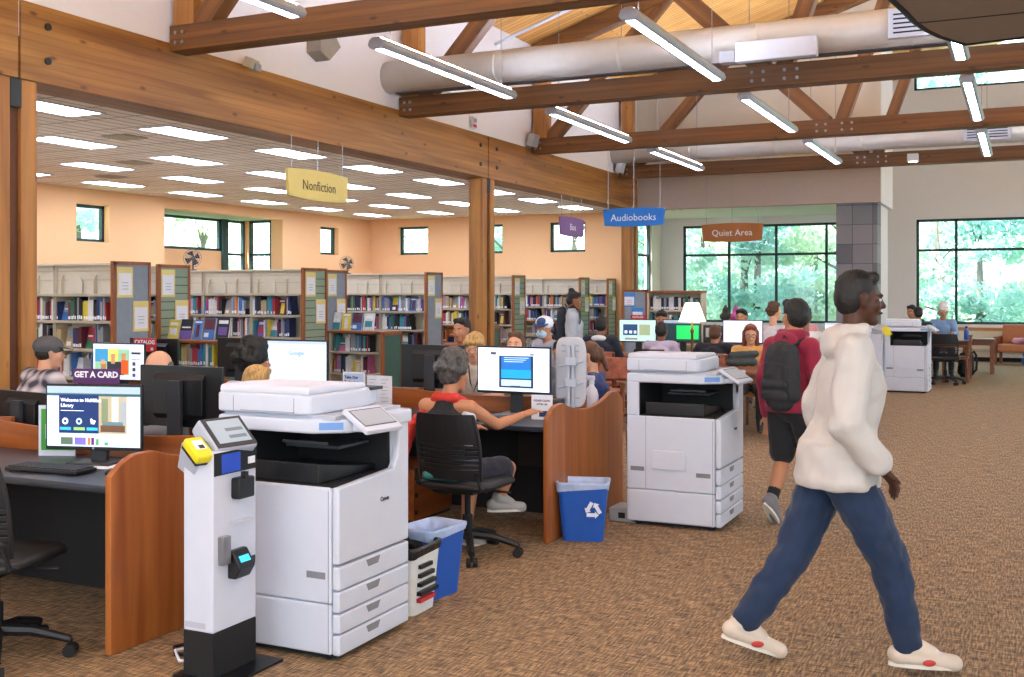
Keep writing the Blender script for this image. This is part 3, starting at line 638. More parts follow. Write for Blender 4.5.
# ================================================================ COPIERS
def copier(label,loc,rz=0):
    t=thing('photocopier',label,'photocopier',loc,rz); W=.33;Dy=.325
    MB().m(BLACKM).bb(-.3,.3,-.3,.3,.01,.03).build('plinth',t)
    for x in (-.26,.26):
        for y in (-.26,.26): MB().m(BLACKP).tube([(x,y,0),(x,y,.015)],.03,10).build('foot',t)
    MB().m(WHITE).bb(-W,W-.03,-Dy,Dy,.028,.25).build('cassette_cabinet',t,bevel=.012)
    # upper body : profile with sloping front of output bay
    MB().m(WHITE).bb(-W,W-.03,-Dy,Dy,.251,.765).build('main_body',t,bevel=.012)
    MB().m(WHITE).bb(-W,-.24,-Dy,Dy,.76,1.0).build('rear_column',t,bevel=.012)
    # bay
    MB().m(BLACKM).bb(-.245,-.235,-.31,.22,.76,1.0).bb(-.24,.29,.2,.22,.76,1.0).bb(-.24,.3,-.315,.22,.762,.77).build('output_bay',t)
    tr=MB().m(BLACKP); tr.prism([(-.3,.77),(.2,.77),(.2,.80),(.02,.815),(-.3,.86)],'x',-.2,.22); tr.build('output_tray',t,bevel=.006)
    MB().m(DARKG).bb(-.1,.2,-.1,.18,.9,.915).bb(-.05,.2,-.2,-.19,.93,.945).build('inner_tray',t,bevel=.003)
    # front (+x) face: four drawers and door with curved corner
    for k,(z0,z1) in enumerate(((.028,.118),(.124,.21),(.216,.308),(.314,.418))):
        d=MB().m(WHITE).bb(W-.028,W+.012,-Dy+.004,Dy-.004,z0,z1).build('drawer',t,bevel=.01)
        MB().m(GRIP).prism([(-.09,z1-.012),(.04,z1-.012),(.02,z1-.045),(-.07,z1-.045)],'x',W+.0115,W+.0125).build('handle',d)
    dr=MB().m(WHITE); dr.prism([(-Dy+.004,.428),(Dy-.004,.428),(Dy-.004,1.0),(Dy-.1,1.0),(Dy-.1,.9),(Dy-.11,.84),(Dy-.15,.79),(-Dy+.004,.765)],'x',W-.028,W+.012); dr=dr.build('front_door',t,bevel=.01)
    text('logo','Canon',.03,BLACKM,dr,(W+.0135,.08,.66),(90,0,90),bold=.0006)

    MB().m(WHITE).bb(-.24,W+.01,Dy-.1,Dy,.765,1.0).build('right_column',t,bevel=.012)
    # side details on -y face
    s=MB().m(SEAM); y=-Dy-.001
    s.bb(.285,.287,y,y+.001,.04,.75); s.build('panel_seam',t); MB().m(SEAM).bb(-.19,-.188,y,y+.001,.26,.76).build('panel_seam',t)
    MB().m(GRIP).bb(-.3,-.2,y,y+.001,.38,.41).build('grip_recess',t); MB().m(GRIP).bb(.17,.27,y,y+.001,.36,.39).build('grip_recess',t)
    # scanner
    sc=MB().m(WHITE); sc.prism([(-.33,-Dy),(.2,-Dy),(.33,-Dy+.1),(.36,-.1),(.36,Dy),(-.33,Dy)],'z',.995,1.06); sc=sc.build('scanner_unit',t,bevel=.012)
    MB().m(mat('status label blue','#6d97d6',.5)).prism([(0,0),(.11,0),(.11,.032),(0,.032)],'y',-.001,.001).build('blue_label',sc)
    sc.children[0].location=(.225,-Dy+.018,1.012); sc.children[0].rotation_euler=(0,0,R(37))
    MB().m(WHITE2).bb(-.31,.3,-.29,.31,1.058,1.075).build('platen_gap',t)
    ad=MB().m(WHITE); ad.prism([(-.33,-Dy),(.13,-Dy),(.18,-Dy+.02),(.2,-.24),(.2,.15),(.16,Dy),(-.33,Dy)],'z',1.075,1.165); ad=ad.build('document_feeder',t,bevel=.012)
    l=MB().m(WHITE); l.prism([(-Dy+.002,1.16),(.2,1.16),(.18,1.19),(-.1,1.2),(-Dy+.01,1.2)],'x',-.326,.178); l.build('feeder_cover',t,bevel=.02,seg=3)
    q=MB().m(SEAM).bb(-.2,.1,-Dy-.001,-Dy,1.085,1.087).bb(.1,.102,-Dy-.001,-Dy,1.08,1.15).bb(-.24,-.238,-Dy-.001,-Dy,1.08,1.15); q.build('feeder_seam',t)
    MB().m(DARKG).bb(-.15,.2,.2,.31,1.15,1.165).build('feeder_tray',t)
    # control panel
    cp=bpy.data.objects.new('control_panel',MB().m(WHITE).bb(-.1,.1,-.15,.15,-.012,.012).mesh('control_panel')); COL.objects.link(cp); cp.parent=t; cp.location=(.395,-.12,1.05); cp.rotation_euler=(0,R(32),R(-8)); cp.scale=(.85,.88,1)
    b=cp.modifiers.new('Bevel','BEVEL'); b.width=.006; b.segments=2
    MB().m(emis('copier screen grey','#8f949c',.35)).bb(-.07,.055,-.125,.125,.0122,.014).build('touch_screen',cp); MB().m(SEAM).bb(-.078,.063,-.133,.133,.0118,.0126).build('screen_bezel',cp)
    MB().m(WHITE).bb(.3,.4,-.2,-.06,1.0,1.035).build('panel_arm',t,bevel=.008)
    return t
cp1=copier('large white photocopier in the foreground beside the payment kiosk',(-3.05,4.28,0))
cp1.scale=(1,.92,1); cp1.location.y=4.254
cp2=dup(cp1,loc=(-2.2,7.55,0),label='white photocopier standing alone mid-room beside the wooden desk end')
cp2.scale=(1,1,1)
MB().m(WHITE).prism([(-.018,.40),(0,.40),(0,.53),(-.012,.53)],'x',-.12,.12).build('bypass_tray',cp2,bevel=.004).location=(-.02,-.325,0)
cp3=dup(cp2,loc=(-1.75,18.95,0),label='small distant white photocopier near the slate column')
# ---- kiosk
k=thing('payment_kiosk','white payment kiosk column with black base and tilted touchscreen in foreground','kiosk',(-3.15,3.68,0))
MB().m(BLACKM).bb(-.06,.1,-.14,.14,.012,.2).build('base_cover',k,bevel=.004); MB().m(BLACKP).bb(-.1,.2,-.16,.2,0,.012).build('foot_plate',k)
MB().m(WHITE).bb(-.06,.1,-.14,.14,.2,.955).build('column_body',k,bevel=.008)
MB().m(BLACKP).bb(.1,.103,-.135,.138,.855,.95).m(mat('kiosk blue','#2451c8',.4)).bb(.103,.104,-.09,.03,.86,.94).m(PAPER).bb(.103,.105,.08,.125,.88,.91).build('brand_strip',k)

MB().m(BLACKP).bb(.1,.15,-.03,.07,.745,.835).build('coin_box',k,bevel=.008); MB().m(BLACKP).bb(.13,.155,.0,.02,.83,.86).build('coin_lever',k)
MB().m(WHITE).bb(.1,.14,-.04,.08,.645,.65).build('small_shelf',k); MB().m(METAL).bb(.1,.13,-.11,-.06,.48,.6).build('latch',k,bevel=.004)
cr=MB().m(BLACKP); cr.prism([(.1,.41),(.14,.41),(.17,.46),(.125,.53),(.1,.53)],'y',-.05,.05); cr=cr.build('card_reader',k,bevel=.006)
MB().m(emis('reader glow','#35b8e0',1.2)).box((.151,.0,.493),(.028,.06,.004),(0,57,0)).build('glowing_strip',cr); MB().m(DARKG).bb(.1,.103,.07,.13,.44,.475).build('slot',k)
MB().m(WHITE2).bb(-.05,.06,-.1405,-.14,.215,.24).build('asset_label',k)
tb=MB().m(WHITE2).bb(-.1,.1,-.13,.13,-.05,.035).build('terminal_housing',k,bevel=.012); tb.scale=(.88,.85,.9); tb.location=(.03,.02,1.0); tb.rotation_euler=(0,R(43),R(-10))
b_=MB().m(DARKG).bb(-.092,.095,-.125,.125,.035,.039).build('screen_bezel',tb,bevel=.004)
MB().m(emis('kiosk screen','#93a3ad',.3)).bb(-.075,.07,-.1,.105,.0392,.04).m(emis('kiosk widgets','#66737c',.2)).bb(-.02,.0,-.02,.09,.0402,.0405).bb(.025,.045,-.02,.09,.0402,.0405).build('touch_screen',b_.parent)
yl=MB().m(YEL).bb(-.075,.075,-.05,.05,-.02,.03).build('yellow_reader',k,bevel=.012); yl.scale=(.85,.85,.85); yl.location=(.03,-.15,.96); yl.rotation_euler=(0,R(35),R(-14)); yl['label']='bright yellow card reader'
MB().m(BLACKP).bb(-.07,.07,-.045,.045,-.032,-.018).build('reader_back',yl); MB().m(PAPER).bb(-.045,.02,-.03,.03,.0302,.031).m(BLACKP).bb(-.01,.015,-.01,.02,.0312,.0315).build('reader_display',yl)
MB().m(WHITE2).box((-.02,-.13,.92),(.1,.05,.14),(20,30,0)).build('reader_bracket',k)
cb=MB().m(BLACKM); cb.tube([(-3.2,3.83,.02),(-3.28,3.78,.012),(-3.42,3.72,.012),(-3.5,3.8,.012),(-3.42,3.95,.012),(-3.25,4.02,.012)],.008,6); tag(cb.build('black_cable',smooth=True),'black cable looping on the carpet behind the kiosk','cable')
cb=MB().m(PAPER); cb.tube([(-3.24,3.7,.02),(-3.34,3.66,.012),(-3.44,3.74,.02),(-3.38,3.86,.012),(-3.25,3.92,.012)],.007,6); tag(cb.build('white_cable',smooth=True),'white cable looping on the carpet behind the kiosk','cable')
# distant kiosk beside copier 3
k2=thing('release_station','slim white print release station with black base beside the distant photocopier','kiosk',(-2.2,18.6,0)); MB().m(BLACKM).bb(-.1,.1,-.14,.14,0,.2).build('base_cover',k2); MB().m(WHITE).bb(-.1,.1,-.14,.14,.2,.95).build('column_body',k2,bevel=.01); MB().m(WHITE2).box((0,0,1.03),(.2,.24,.08),(20,10,0)).build('terminal_housing',k2); MB().m(YEL).box((.18,-.16,1.0),(.1,.06,.16),(0,-30,0)).build('yellow_reader',k2)
# ================================================================ CARRELS
def carrel(label,x0,x1,yf,yb,panels=(1,1),zt=.75):
    t=thing('study_carrel',label,'desk',(0,0,0)); ym=(yf+yb)/2; L=yb-yf
    def prof():
        P=[(yf,0),(yf,.80)]
        for s in (.02,.04,.07,.1,.14): P.append((yf+s*L,.80+.085*math.sin(min(1,s/.12)*PI/2)))
        for k in range(9):
            s=.18+.64*k/8; P.append((yf+s*L,.81+.075*(abs(s-.5)/.32)**2))
        for s in (.86,.9,.93,.96,.98): P.append((yf+s*L,.80+.085*math.sin(min(1,(1-s)/.12)*PI/2)))
        P+=[(yb,.80),(yb,0)]; return P
    for i,x in enumerate((x0,x1)):
        if panels[i]: MB().m(CHERRY_Z).prism(prof(),'x',x-.018,x+.018).build('side_panel',t,bevel=.007)
    w=MB().m(CHERRY_X); n=12; top=[(x0+(x1-x0)*k/n,.9-.035*math.sin(PI*k/n)) for k in range(n+1)]
    w.prism([(x0,.05)]+top+[(x1,.05)],'y',ym-.015,ym+.015); w.build('partition',t,bevel=.005)
    MB().m(BLACKM).bb(x0+.02,x1-.02,ym-.021,ym+.021,.04,zt-.04).build('underdesk_shade',t)  # black sheet over the lower partition, standing in for under-desk shade
    for s,(a,b) in enumerate(((yf+.02,ym-.015),(ym+.015,yb-.02))):
        MB().m(LAM).bb(x0+.018,x1-.018,a,b,zt-.035,zt).build('desktop',t,bevel=.008)
        MB().m(BLACKP).bb(x0+.3,x1-.3,(a+b)/2+(.15 if s==0 else -.15)-.04,(a+b)/2+(.15 if s==0 else -.15)+.04,zt-.11,zt-.036).build('cable_tray',t)
    MB().m(BLACKP).bb(x1-.42,x1-.2,ym-.24,ym-.04,zt-.34,zt-.12).build('under_desk_computer_holder',t)
    return t
carrel('nearest double study carrel with cherry wood side panel beside the kiosk',-5.3,-3.7,3.6,5.05)
carrel('double study carrel at the far left behind the black monitor back',-6.94,-5.34,3.75,5.2,(1,0))
carrel('double study carrel where the woman in the black top works',-4.4,-2.8,6.42,7.87)
carrel('middle double study carrel between the woman and the poster monitor',-6.04,-4.44,6.42,7.87,(1,0))
carrel('leftmost carrel of the second row in front of the capped man',-7.68,-6.08,6.42,7.87,(1,0))
# ================================================================ MONITORS
def sm(c,s=1.0): s=s*.78; return emis('screen %s %g'%(c,s),c,s)
def monitor(label,loc,rz,screen=None,w=.54,h=.32,zc=.32,base=True):
    t=thing('computer_monitor',label,'monitor',loc,rz); z0=zc-h/2;z1=zc+h/2
    c=MB().m(BLACKP).bb(-w/2,w/2,0,.018,z0,z1).m(BLACKP).prism([(.018,z0+.04),(.045,z0+.07),(.045,z1-.07),(.018,z1-.04)],'x',-w*.3,w*.3); c.build('casing',t,bevel=.004)
    mb=MB()
    sw=w-.02; shh=h-.03
    def rc(u0,v0,u1,v1,m,l):
        mb.m(m).quad((-sw/2+u0*sw,-.001-l*.0005,z0+.018+v0*shh),(-sw/2+u1*sw,-.001-l*.0005,z0+.018+v0*shh),(-sw/2+u1*sw,-.001-l*.0005,z0+.018+v1*shh),(-sw/2+u0*sw,-.001-l*.0005,z0+.018+v1*shh))
    if screen:
        for q in screen: rc(*q[:4],q[4],q[5] if len(q)>5 else 1)
    else: rc(0,0,1,1,BLACKP,1)
    sob=mb.build('screen',t)
    MB().m(DARKG).bb(-.045,.045,.045,.075,.01,zc+.09).build('stand_column',t,bevel=.004)
    MB().m(DARKG).bb(-.12,.12,-.06,.14,0,.014).build('stand_base',t,bevel=.004)
    return t,sob,(sw,shh,z0+.018)
def welcome(t,sob,g,k=1.0):
    sw,sh,zb=g; f=lambda u,v:(-sw/2+u*sw,-.004,zb+v*sh)
    W_=sm('#eef6ff',1)
    text('screen_text','Welcome to McMillan',.025*k,W_,t,f(.15,.77),align='LEFT',bold=.0005); text('screen_text','Library',.025*k,W_,t,f(.15,.68),align='LEFT',bold=.0005); MB().m(W_).bb(f(.15,0)[0],f(.4,0)[0],-.0042,-.004,f(0,.59)[2],f(0,.6)[2]).build('screen_text',t)
WS=[(0,0,1,1,sm('#cfe0f4',.85)),(0,.88,1,1,sm('#9fb4c2',.8),2),(0,.84,1,.885,sm('#2f5c66',.7),2),(.13,.22,.56,.86,sm('#0f2c63',.9),3),(.56,.22,.86,.84,sm('#b3a98c',.7),3),
 (.14,.27,.26,.32,sm('#35b0dc',.9),4),(.29,.27,.41,.32,sm('#8fc86a',.9),4),(.43,.27,.55,.32,sm('#35b0dc',.9),4),
 (.58,.25,.84,.36,sm('#6a4a34',.7),4),(.59,.4,.66,.8,sm('#7d8a6a',.7),4),(.7,.42,.77,.83,sm('#d6d8cf',.8),4),(.79,.4,.85,.75,sm('#9fa7ae',.7),4),(.6,.36,.82,.42,sm('#5f7f8a',.7),4),
 (.15,.03,.28,.15,sm('#5a6f5a',.7),3),(.3,.03,.42,.15,sm('#7a6ad0',.8),3),(.44,.03,.47,.15,sm('#d07a3a',.8),3),(.48,.03,.51,.15,sm('#5b2a7a',.8),3),(.53,.03,.56,.13,sm('#5a9a5a',.8),3),(.62,.03,.66,.08,sm('#5aa05a',.8),3)]
m1,s1,g1=monitor('monitor showing a library welcome page on the nearest carrel',(-4.27,4.06,.75),15,WS,.535,.335,.24)
welcome(m1,s1,g1)
for kx,cc in ((.20,'#eef6ff'),(.35,'#b8d4ee'),(.5,'#eef6ff')):
    mb=MB().m(sm(cc,.95)); u=-g1[0]/2+kx*g1[0]; z=g1[2]+.42*g1[1]
    if kx<.45: mb.add([(u+.017*math.cos(q*PI/8),-.0045,z+.017*math.sin(q*PI/8)) for q in range(16)],[tuple(range(16))]); mb.m(sm('#0f2c63',.9)); mb.add([(u+.008*math.cos(q*PI/5),-.005,z+.008*math.sin(q*PI/5)) for q in range(10)],[tuple(range(10))])
    else: mb.add([(u-.016,-.0045,z+.012),(u-.008,-.0045,z+.016),(u,-.0045,z+.008),(u+.016,-.0045,z+.004),(u+.008,-.0045,z-.014),(u-.01,-.0045,z-.012)],[tuple(range(6))])
    mb.build('screen_icon',m1)
MB().m(GREYP).tube([(0,-.001,.083),(0,-.003,.083)],.006,12).build('maker_badge',m1)
gs=thing('monitor_sign','purple sign reading GET A CARD standing on the nearest monitor','sign',(-4.28,4.09,1.158),15); MB().m(PURP).bb(-.128,.128,-.003,.003,0,.075).build('board',gs)
text('lettering','GET A CARD',.042,PAPER,gs,(0,-.004,.045),bold=.0016)
POS=[(0,0,1,1,sm('#dfe8f6',.9)),(.04,.12,.72,.86,sm('#8fc4a0',.9),2),(.04,.5,.3,.86,sm('#3d97c9',.9),3),(.3,.5,.5,.86,sm('#d7d86a',.9),3),(.28,.12,.62,.5,sm('#2b3040',.7),4),(.36,.44,.44,.72,sm('#c9926e',.8),5),(.56,.15,.7,.55,sm('#d8591f',.9),5),(.57,.55,.65,.74,sm('#c48d6c',.8),6),(.16,.2,.26,.45,sm('#b5764e',.8),5),(.17,.42,.24,.55,sm('#d3a07c',.8),6),(.04,.05,.3,.14,sm('#eef',.9),6),(.76,.72,.94,.78,sm('#30333c',.7),3),(.76,.56,.94,.58,sm('#6a707c',.7),3),(.78,.4,.84,.5,sm('#444',.7),3),(.78,.24,.84,.34,sm('#444',.7),3),(.78,.08,.84,.18,sm('#445a8a',.7),3)]
m2,_,_g=monitor('monitor showing a poster of cartoon heroes behind the GET A CARD sign',(-7.0,6.93,.75),4,POS,.56,.33,.28)
GG=[(0,0,1,1,sm('#c9dcfb',1.0)),(.0,.93,1,1,sm('#aebfe0',.9),2)]
m3,_,g3=monitor('monitor showing an almost blank Google page in the second row',(-5.14,6.93,.75),0,GG,.58,.34,.335); text('screen_text','Google',.05,sm('#6f7f9c',.6),m3,(0,-.004,.4)); 
for q in range(5): MB().m(sm('#8fa0bd',.7)).bb(-.06+q*.03,-.052+q*.03,-.004,-.0035,.345,.353).build('screen_icon',m3)
BL=[(0,0,1,1,sm('#dbe6f8',1.0)),(.3,.08,.78,.82,sm('#1c3350',.8),2),(.33,.5,.75,.8,sm('#1f6fc0',.9),3),(.33,.3,.75,.5,sm('#1b9ad8',1.0),4),(.33,.12,.75,.27,sm('#bcd8ea',.9),4),(.47,.09,.6,.13,sm('#30405a',.8),5),(.18,.84,.26,.9,sm('#40444c',.7),3),(.73,.84,.79,.87,sm('#40444c',.7),3)]
m4,_,g4=monitor('bright monitor with a blue picture in front of the grey-haired woman',(-3.27,6.93,.75),0,BL,.575,.335,.325)
MB().m(mat('monitor foot silver','#8d9096',.4,metal=.5)).bb(-.11,.12,-.1,.14,.0,.018).build('silver_foot',m4)
for i in range(3): MB().m(sm('#cfe9f8',.9)).bb(-.07,.12-.02*i,-.0042,-.004,.41-.014*i,.414-.014*i).build('screen_text',m4)
monitor('black monitor back with cables in the left foreground behind the welcome screen',(-4.13,4.55,.75),180,None,.575,.33,.31)
monitor('black monitor back at the far left edge of the first row',(-5.38,4.6,.75),172,None,.5,.28,.145)
monitor('black monitor back with grey stand left of the grey-haired woman',(-4.16,7.36,.75),180,None,.56,.335,.3)
monitor('black monitor back behind the dark curly hair',(-6.0,7.36,.75),180,None,.56,.335,.32)
mb6,_,_g=monitor('black monitor back carrying the red CATALOG sign',(-7.0,7.36,.75),180,None,.56,.335,.3)
gs=thing('monitor_sign','red sign reading CATALOG standing on a black monitor','sign',(-7.02,7.26,1.1),0); MB().m(RED).bb(-.13,.13,-.003,.003,0,.12).build('board',gs); text('lettering','CATALOG',.05,PAPER,gs,(0,-.004,.085),bold=.0015); MB().m(PAPER).bb(.07,.1,-.005,-.003,.015,.04).build('small_mark',gs); MB().m(BLACKP).bb(-.02,.02,.003,.06,.02,.05).build('bracket',gs)
# keyboard and mouse
def keyboard(label,loc,rz,w=.44):
    t=thing('keyboard',label,'keyboard',loc,rz); MB().m(BLACKP).box((0,0,.012),(w,.14,.018)).build('case',t,bevel=.004); mb=MB().m(DARKG)
    for r in range(5):
        for c in range(15): mb.box((-w/2+.025+c*(w-.05)/14,-.05+r*.026,.024),(.022,.02,.006))
    mb.build('key',t,kind='stuff')
keyboard('black keyboard on the nearest carrel desk',(-4.3,3.82,.75),5); keyboard('black keyboard in front of the bright monitor by the woman',(-3.35,6.62,.75),0)
mo=MB().m(BLACKP).ell((0,0,.018),.03,.05,.02); o=mo.build('computer_mouse',smooth=True); o.location=(-3.92,3.85,.75); tag(o,'black computer mouse beside the nearest keyboard','mouse')
pp=MB().m(PAPER).box((0,0,.001),(.2,.28,.002),(0,0,20)).build('paper_sheet'); pp.location=(-4.2,4.08,.752); tag(pp,'white paper sheet on the desk under the nearest monitor','paper')
# charging sign green
g=thing('desk_sign','green charging sign with white lightning bolt left of the nearest monitor','sign',(-4.68,4.2,.75),22); GR=mat('sign green','#3f9a35',.6,var=.02)
MB().m(WHITE).bb(-.1,.1,-.004,.004,0,.27).build('frame',g); MB().m(GR).bb(-.085,.095,-.006,-.004,.03,.25).build('print',g); MB().m(PAPER).prism([(.055,.2),(.02,.13),(.045,.13),(.03,.07),(.075,.145),(.05,.145),(.068,.2)],'y',-.0075,-.006).build('lightning_bolt',g)
b=MB().m(PAPER); 
for q in ((-.06,.09,-.02,.097),(-.06,.163,-.0,.17),(-.06,.09,-.053,.17),(-.01,.15,-.003,.17)): b.bb(q[0],q[2],-.0075,-.006,q[1],q[3])
b.build('battery_outline',g); text('lettering','ON',.022,PAPER,g,(-.03,-.007,.045),bold=.001)
# sign stand Take Our Technology
t=thing('folded_sign_stand','white two-page sign stand reading Take Our Technology behind the near copier','sign',(-4.34,6.7,.72),0)
MB().m(PAPER).bb(-.21,-.02,-.003,.003,.03,.32).build('left_page',t); MB().m(mat('page shade','#d7dbe4',.8)).bb(0,.21,-.003,.003,.03,.3).build('right_page',t); NV=mat('ink navy','#1e3160',.7)
MB().m(mat('page blue','#b3c9ea',.8)).bb(-.2,-.03,-.004,-.003,.2,.31).build('header_tint',t)
text('lettering','Take Our',.03,NV,t,(-.195,-.005,.28),align='LEFT',bold=.0008); text('lettering','Technology',.03,NV,t,(-.195,-.005,.245),align='LEFT',bold=.0008,sx=.9)
mb=MB().m(GREYP)
for r in range(9):
    for c in range(2): mb.bb(.02+c*.1,.08+c*.1-.02*(r%3==1),-.0045,-.003,.27-r*.026,.274-r*.026)
mb.build('printed_lines',t); MB().m(mat('print photo','#7c8a6a',.7)).bb(-.07,-.03,-.0045,-.003,.05,.16).build('photo',t); MB().m(GREYP).bb(-.21,.21,-.03,.04,0,.03).build('base',t)
# grey literature stand (seen from behind) + small sign + spray bottle
t=thing('lecture_stand','pale grey oval-backed plastic tablet stand on the carrel end','stand',(-2.9,7.1,.79),12); G2=mat('pale grey plastic','#b4b6be',.45,var=.02)
a=MB().m(G2); pl=[]
for q in range(24):
    an=2*PI*q/24; cx=math.cos(an);cz=math.sin(an); pl.append((.112*math.copysign(abs(cx)**.45,cx),.27+.25*math.copysign(abs(cz)**.4,cz)))
a.prism(pl,'y',-.012,.012); a.build('oval_back',t,bevel=.01)
MB().m(WHITE2).bb(-.02,.0,-.045,-.025,.0,.46).bb(.015,.03,-.04,-.025,0,.46).build('support_rail',t)
b=MB().m(WHITE2)
for z in (.17,.32): b.bb(-.035,.045,-.055,-.012,z,z+.055); b.tube([(-.09,-.02,z-.01),(.09,-.02,z+.03)],.008,6)
b.build('clip',t,bevel=.004)
bt=MB().m(GREYP)
for x in (-.05,.05):
    for z in (.09,.42,.46): bt.box((x,-.015,z),(.03,.006,.012))
bt.build('moulded_slot',t); MB().m(WHITE2).bb(-.1,.1,-.08,.08,-.04,-.028).bb(-.02,.03,-.045,-.025,-.035,.0).build('foot',t)
t=thing('small_sign_holder','small clear sign holder with dark red text at the carrel end','sign',(-3.0,6.82,.75),8); MB().m(PAPER).bb(-.075,.075,-.002,.002,0,.17).build('card',t)
text('lettering','PLEASE CLEAN',.018,mat('ink dark red','#6a2530',.7),t,(0,-.003,.13),bold=.0006); text('lettering','AFTER USE',.016,MATS['ink dark red'],t,(0,-.003,.105),bold=.0005); MB().m(NV).bb(-.02,.05,-.003,-.002,.02,.06).build('picture',t)
t=thing('spray_bottle','white spray bottle standing on the carrel end','bottle',(-2.88,7.45,.75)); MB().m(mat('translucent white','#dcdfe8',.3)).lathe([(.045,0),(.052,.01),(.052,.12),(.04,.16),(.02,.19),(.018,.21)],n=20).build('bottle_body',t,smooth=True); MB().m(WHITE).lathe([(.022,.2),(.022,.225)],n=14).build('collar',t); MB().m(WHITE).box((-.01,0,.245),(.07,.03,.035)).box((-.04,0,.225),(.012,.012,.05),(0,20,0)).build('trigger_head',t,bevel=.006)
MB_=MB().m(DARKG).bb(-.16,.16,-.11,.11,0,.13).build('document_scanner',bevel=.02); MB_.location=(-2.98,6.98,.751); MB_.scale=(.4,.5,1); tag(MB_,'dark box behind the small sign on the carrel end','box')
# under desk wooden cabinet
t=thing('storage_cabinet','low cherry wood cabinet under the desk left of the office chair','cabinet',(-4.12,6.85,0)); MB().m(CHERRY_Y).bb(-.25,.25,-.28,.28,.02,.38).build('body',t,bevel=.005); mb=MB().m(BLACKP)
for z in (.08,.2,.32): mb.bb(.25,.26,-.27,-.24,z-.015,z+.015)
mb.build('hinge',t); MB().m(BLACKP).bb(-.24,.24,-.27,.27,0,.02).build('plinth',t)
# ---- bins
BLUE=mat('recycling blue','#1553ad',.4,var=.04); BAG=mat('clear liner','#a9bddf',.3,var=.15,bump=.6,bscale=25); BAGB=mat('black liner','#17181a',.25,var=.2,bump=.8,bscale=25)
def rrect(w,d,r=.04,n=5):
    P=[]
    for cx,cy,a0 in ((w/2-r,d/2-r,0),(-w/2+r,d/2-r,90),(-w/2+r,-d/2+r,180),(w/2-r,-d/2+r,270)):
        for k in range(n+1): a=R(a0+90*k/n); P.append((cx+r*math.cos(a),cy+r*math.sin(a)))
    return P
def loft(mb,secs,bot=True):
    n=len(secs[0][0]); vs=[];fs=[]
    for P,z in secs: vs+=[(p[0],p[1],z if not callable(z) else z(p)) for p in P]
    for i in range(len(secs)-1):
        for j in range(n): fs.append((i*n+j,i*n+(j+1)%n,(i+1)*n+(j+1)%n,(i+1)*n+j))
    fs.append(tuple(range(n)) if bot else tuple((len(secs)-1)*n+j for j in range(n))); return mb.add(vs,fs)
def bin_(label,loc,rz,body,bag,w=.37,d=.26,h=.38):
    t=thing('waste_bin',label,'bin',loc,rz)
    loft(MB().m(body),[(rrect(w*.78,d*.78),0),(rrect(w*.97,d*.97),h-.02),(rrect(w*1.03,d*1.03),h-.015),(rrect(w*1.03,d*1.03),h),(rrect(w*.96,d*.96),h),(rrect(w*.77,d*.77),.01)]).build('bin_body',t,smooth=False)
    lz=lambda p:h-.045+.014*math.sin(p[0]*31+p[1]*23)
    loft(MB().m(bag),[(rrect(w*1.0,d*1.01),lz),(rrect(w*1.04,d*1.045),h-.01),(rrect(w*1.04,d*1.05),h+.004),(rrect(w*.95,d*.94),h+.004),(rrect(w*.9,d*.88),h-.06),(rrect(w*.8,d*.75),.05)],False).build('bin_liner',t,smooth=True)
    return t
def recyc(t,h,x,d,s=.04):
    mb=MB().m(PAPER)
    for k in range(3):
        a=R(90+120*k); b=R(90+120*(k+1)); A=V(math.cos(a),0,math.sin(a))*s; B=V(math.cos(b),0,math.sin(b))*s; p=A.lerp(B,.12); q=A.lerp(B,.62); e=A.lerp(B,.85); nn=V(-(B-A).z,0,(B-A).x).normalized()*s*.2
        y=V(0,-d,0)
        mb.add([p+nn+y,p-nn+y,q-nn+y,q+nn+y],[(0,1,2,3)]); mb.add([q+nn*2+y,q-nn*2+y,e+y],[(0,1,2)])
    o=mb.build('recycling_symbol',t); o.location=(x,0,h)
b1=bin_('blue recycling bin with clear liner beside the big near copier',(-2.89,5.1,0),82,BLUE,BAG,.33,.24,.37)
b2=bin_('blue recycling bin with white recycling symbol against the carrel end panel',(-2.64,6.68,0),18,BLUE,BAG,.34,.25,.38); recyc(b2,.21,.07,.127,.062)
b3=bin_('white printed bin with black liner between the near copier and blue bin',(-2.86,4.80,0),90,mat('bin white','#d6d6d2',.5),BAGB,.3,.24,.34)
mb=MB().m(BLACKP)
for r in range(4): mb.bb(-.09,.09-.02*r,-.128,-.1,.1+r*.045,.12+r*.045)
mb.m(RED).bb(-.09,.06,-.125,-.1,.065,.085).build('printed_text',b3)
ps=thing('power_box','grey floor power box on the carpet beside the recycling bin and copier','box',(-2.55,7.35,0)); MB().m(GREYP).bb(-.12,.08,-.1,.12,0,.1).build('housing',ps,bevel=.01); MB().m(BLACKP).bb(-.05,.0,-.102,-.1,.03,.07).bb(.02,.06,-.102,-.1,.03,.07).build('socket',ps)
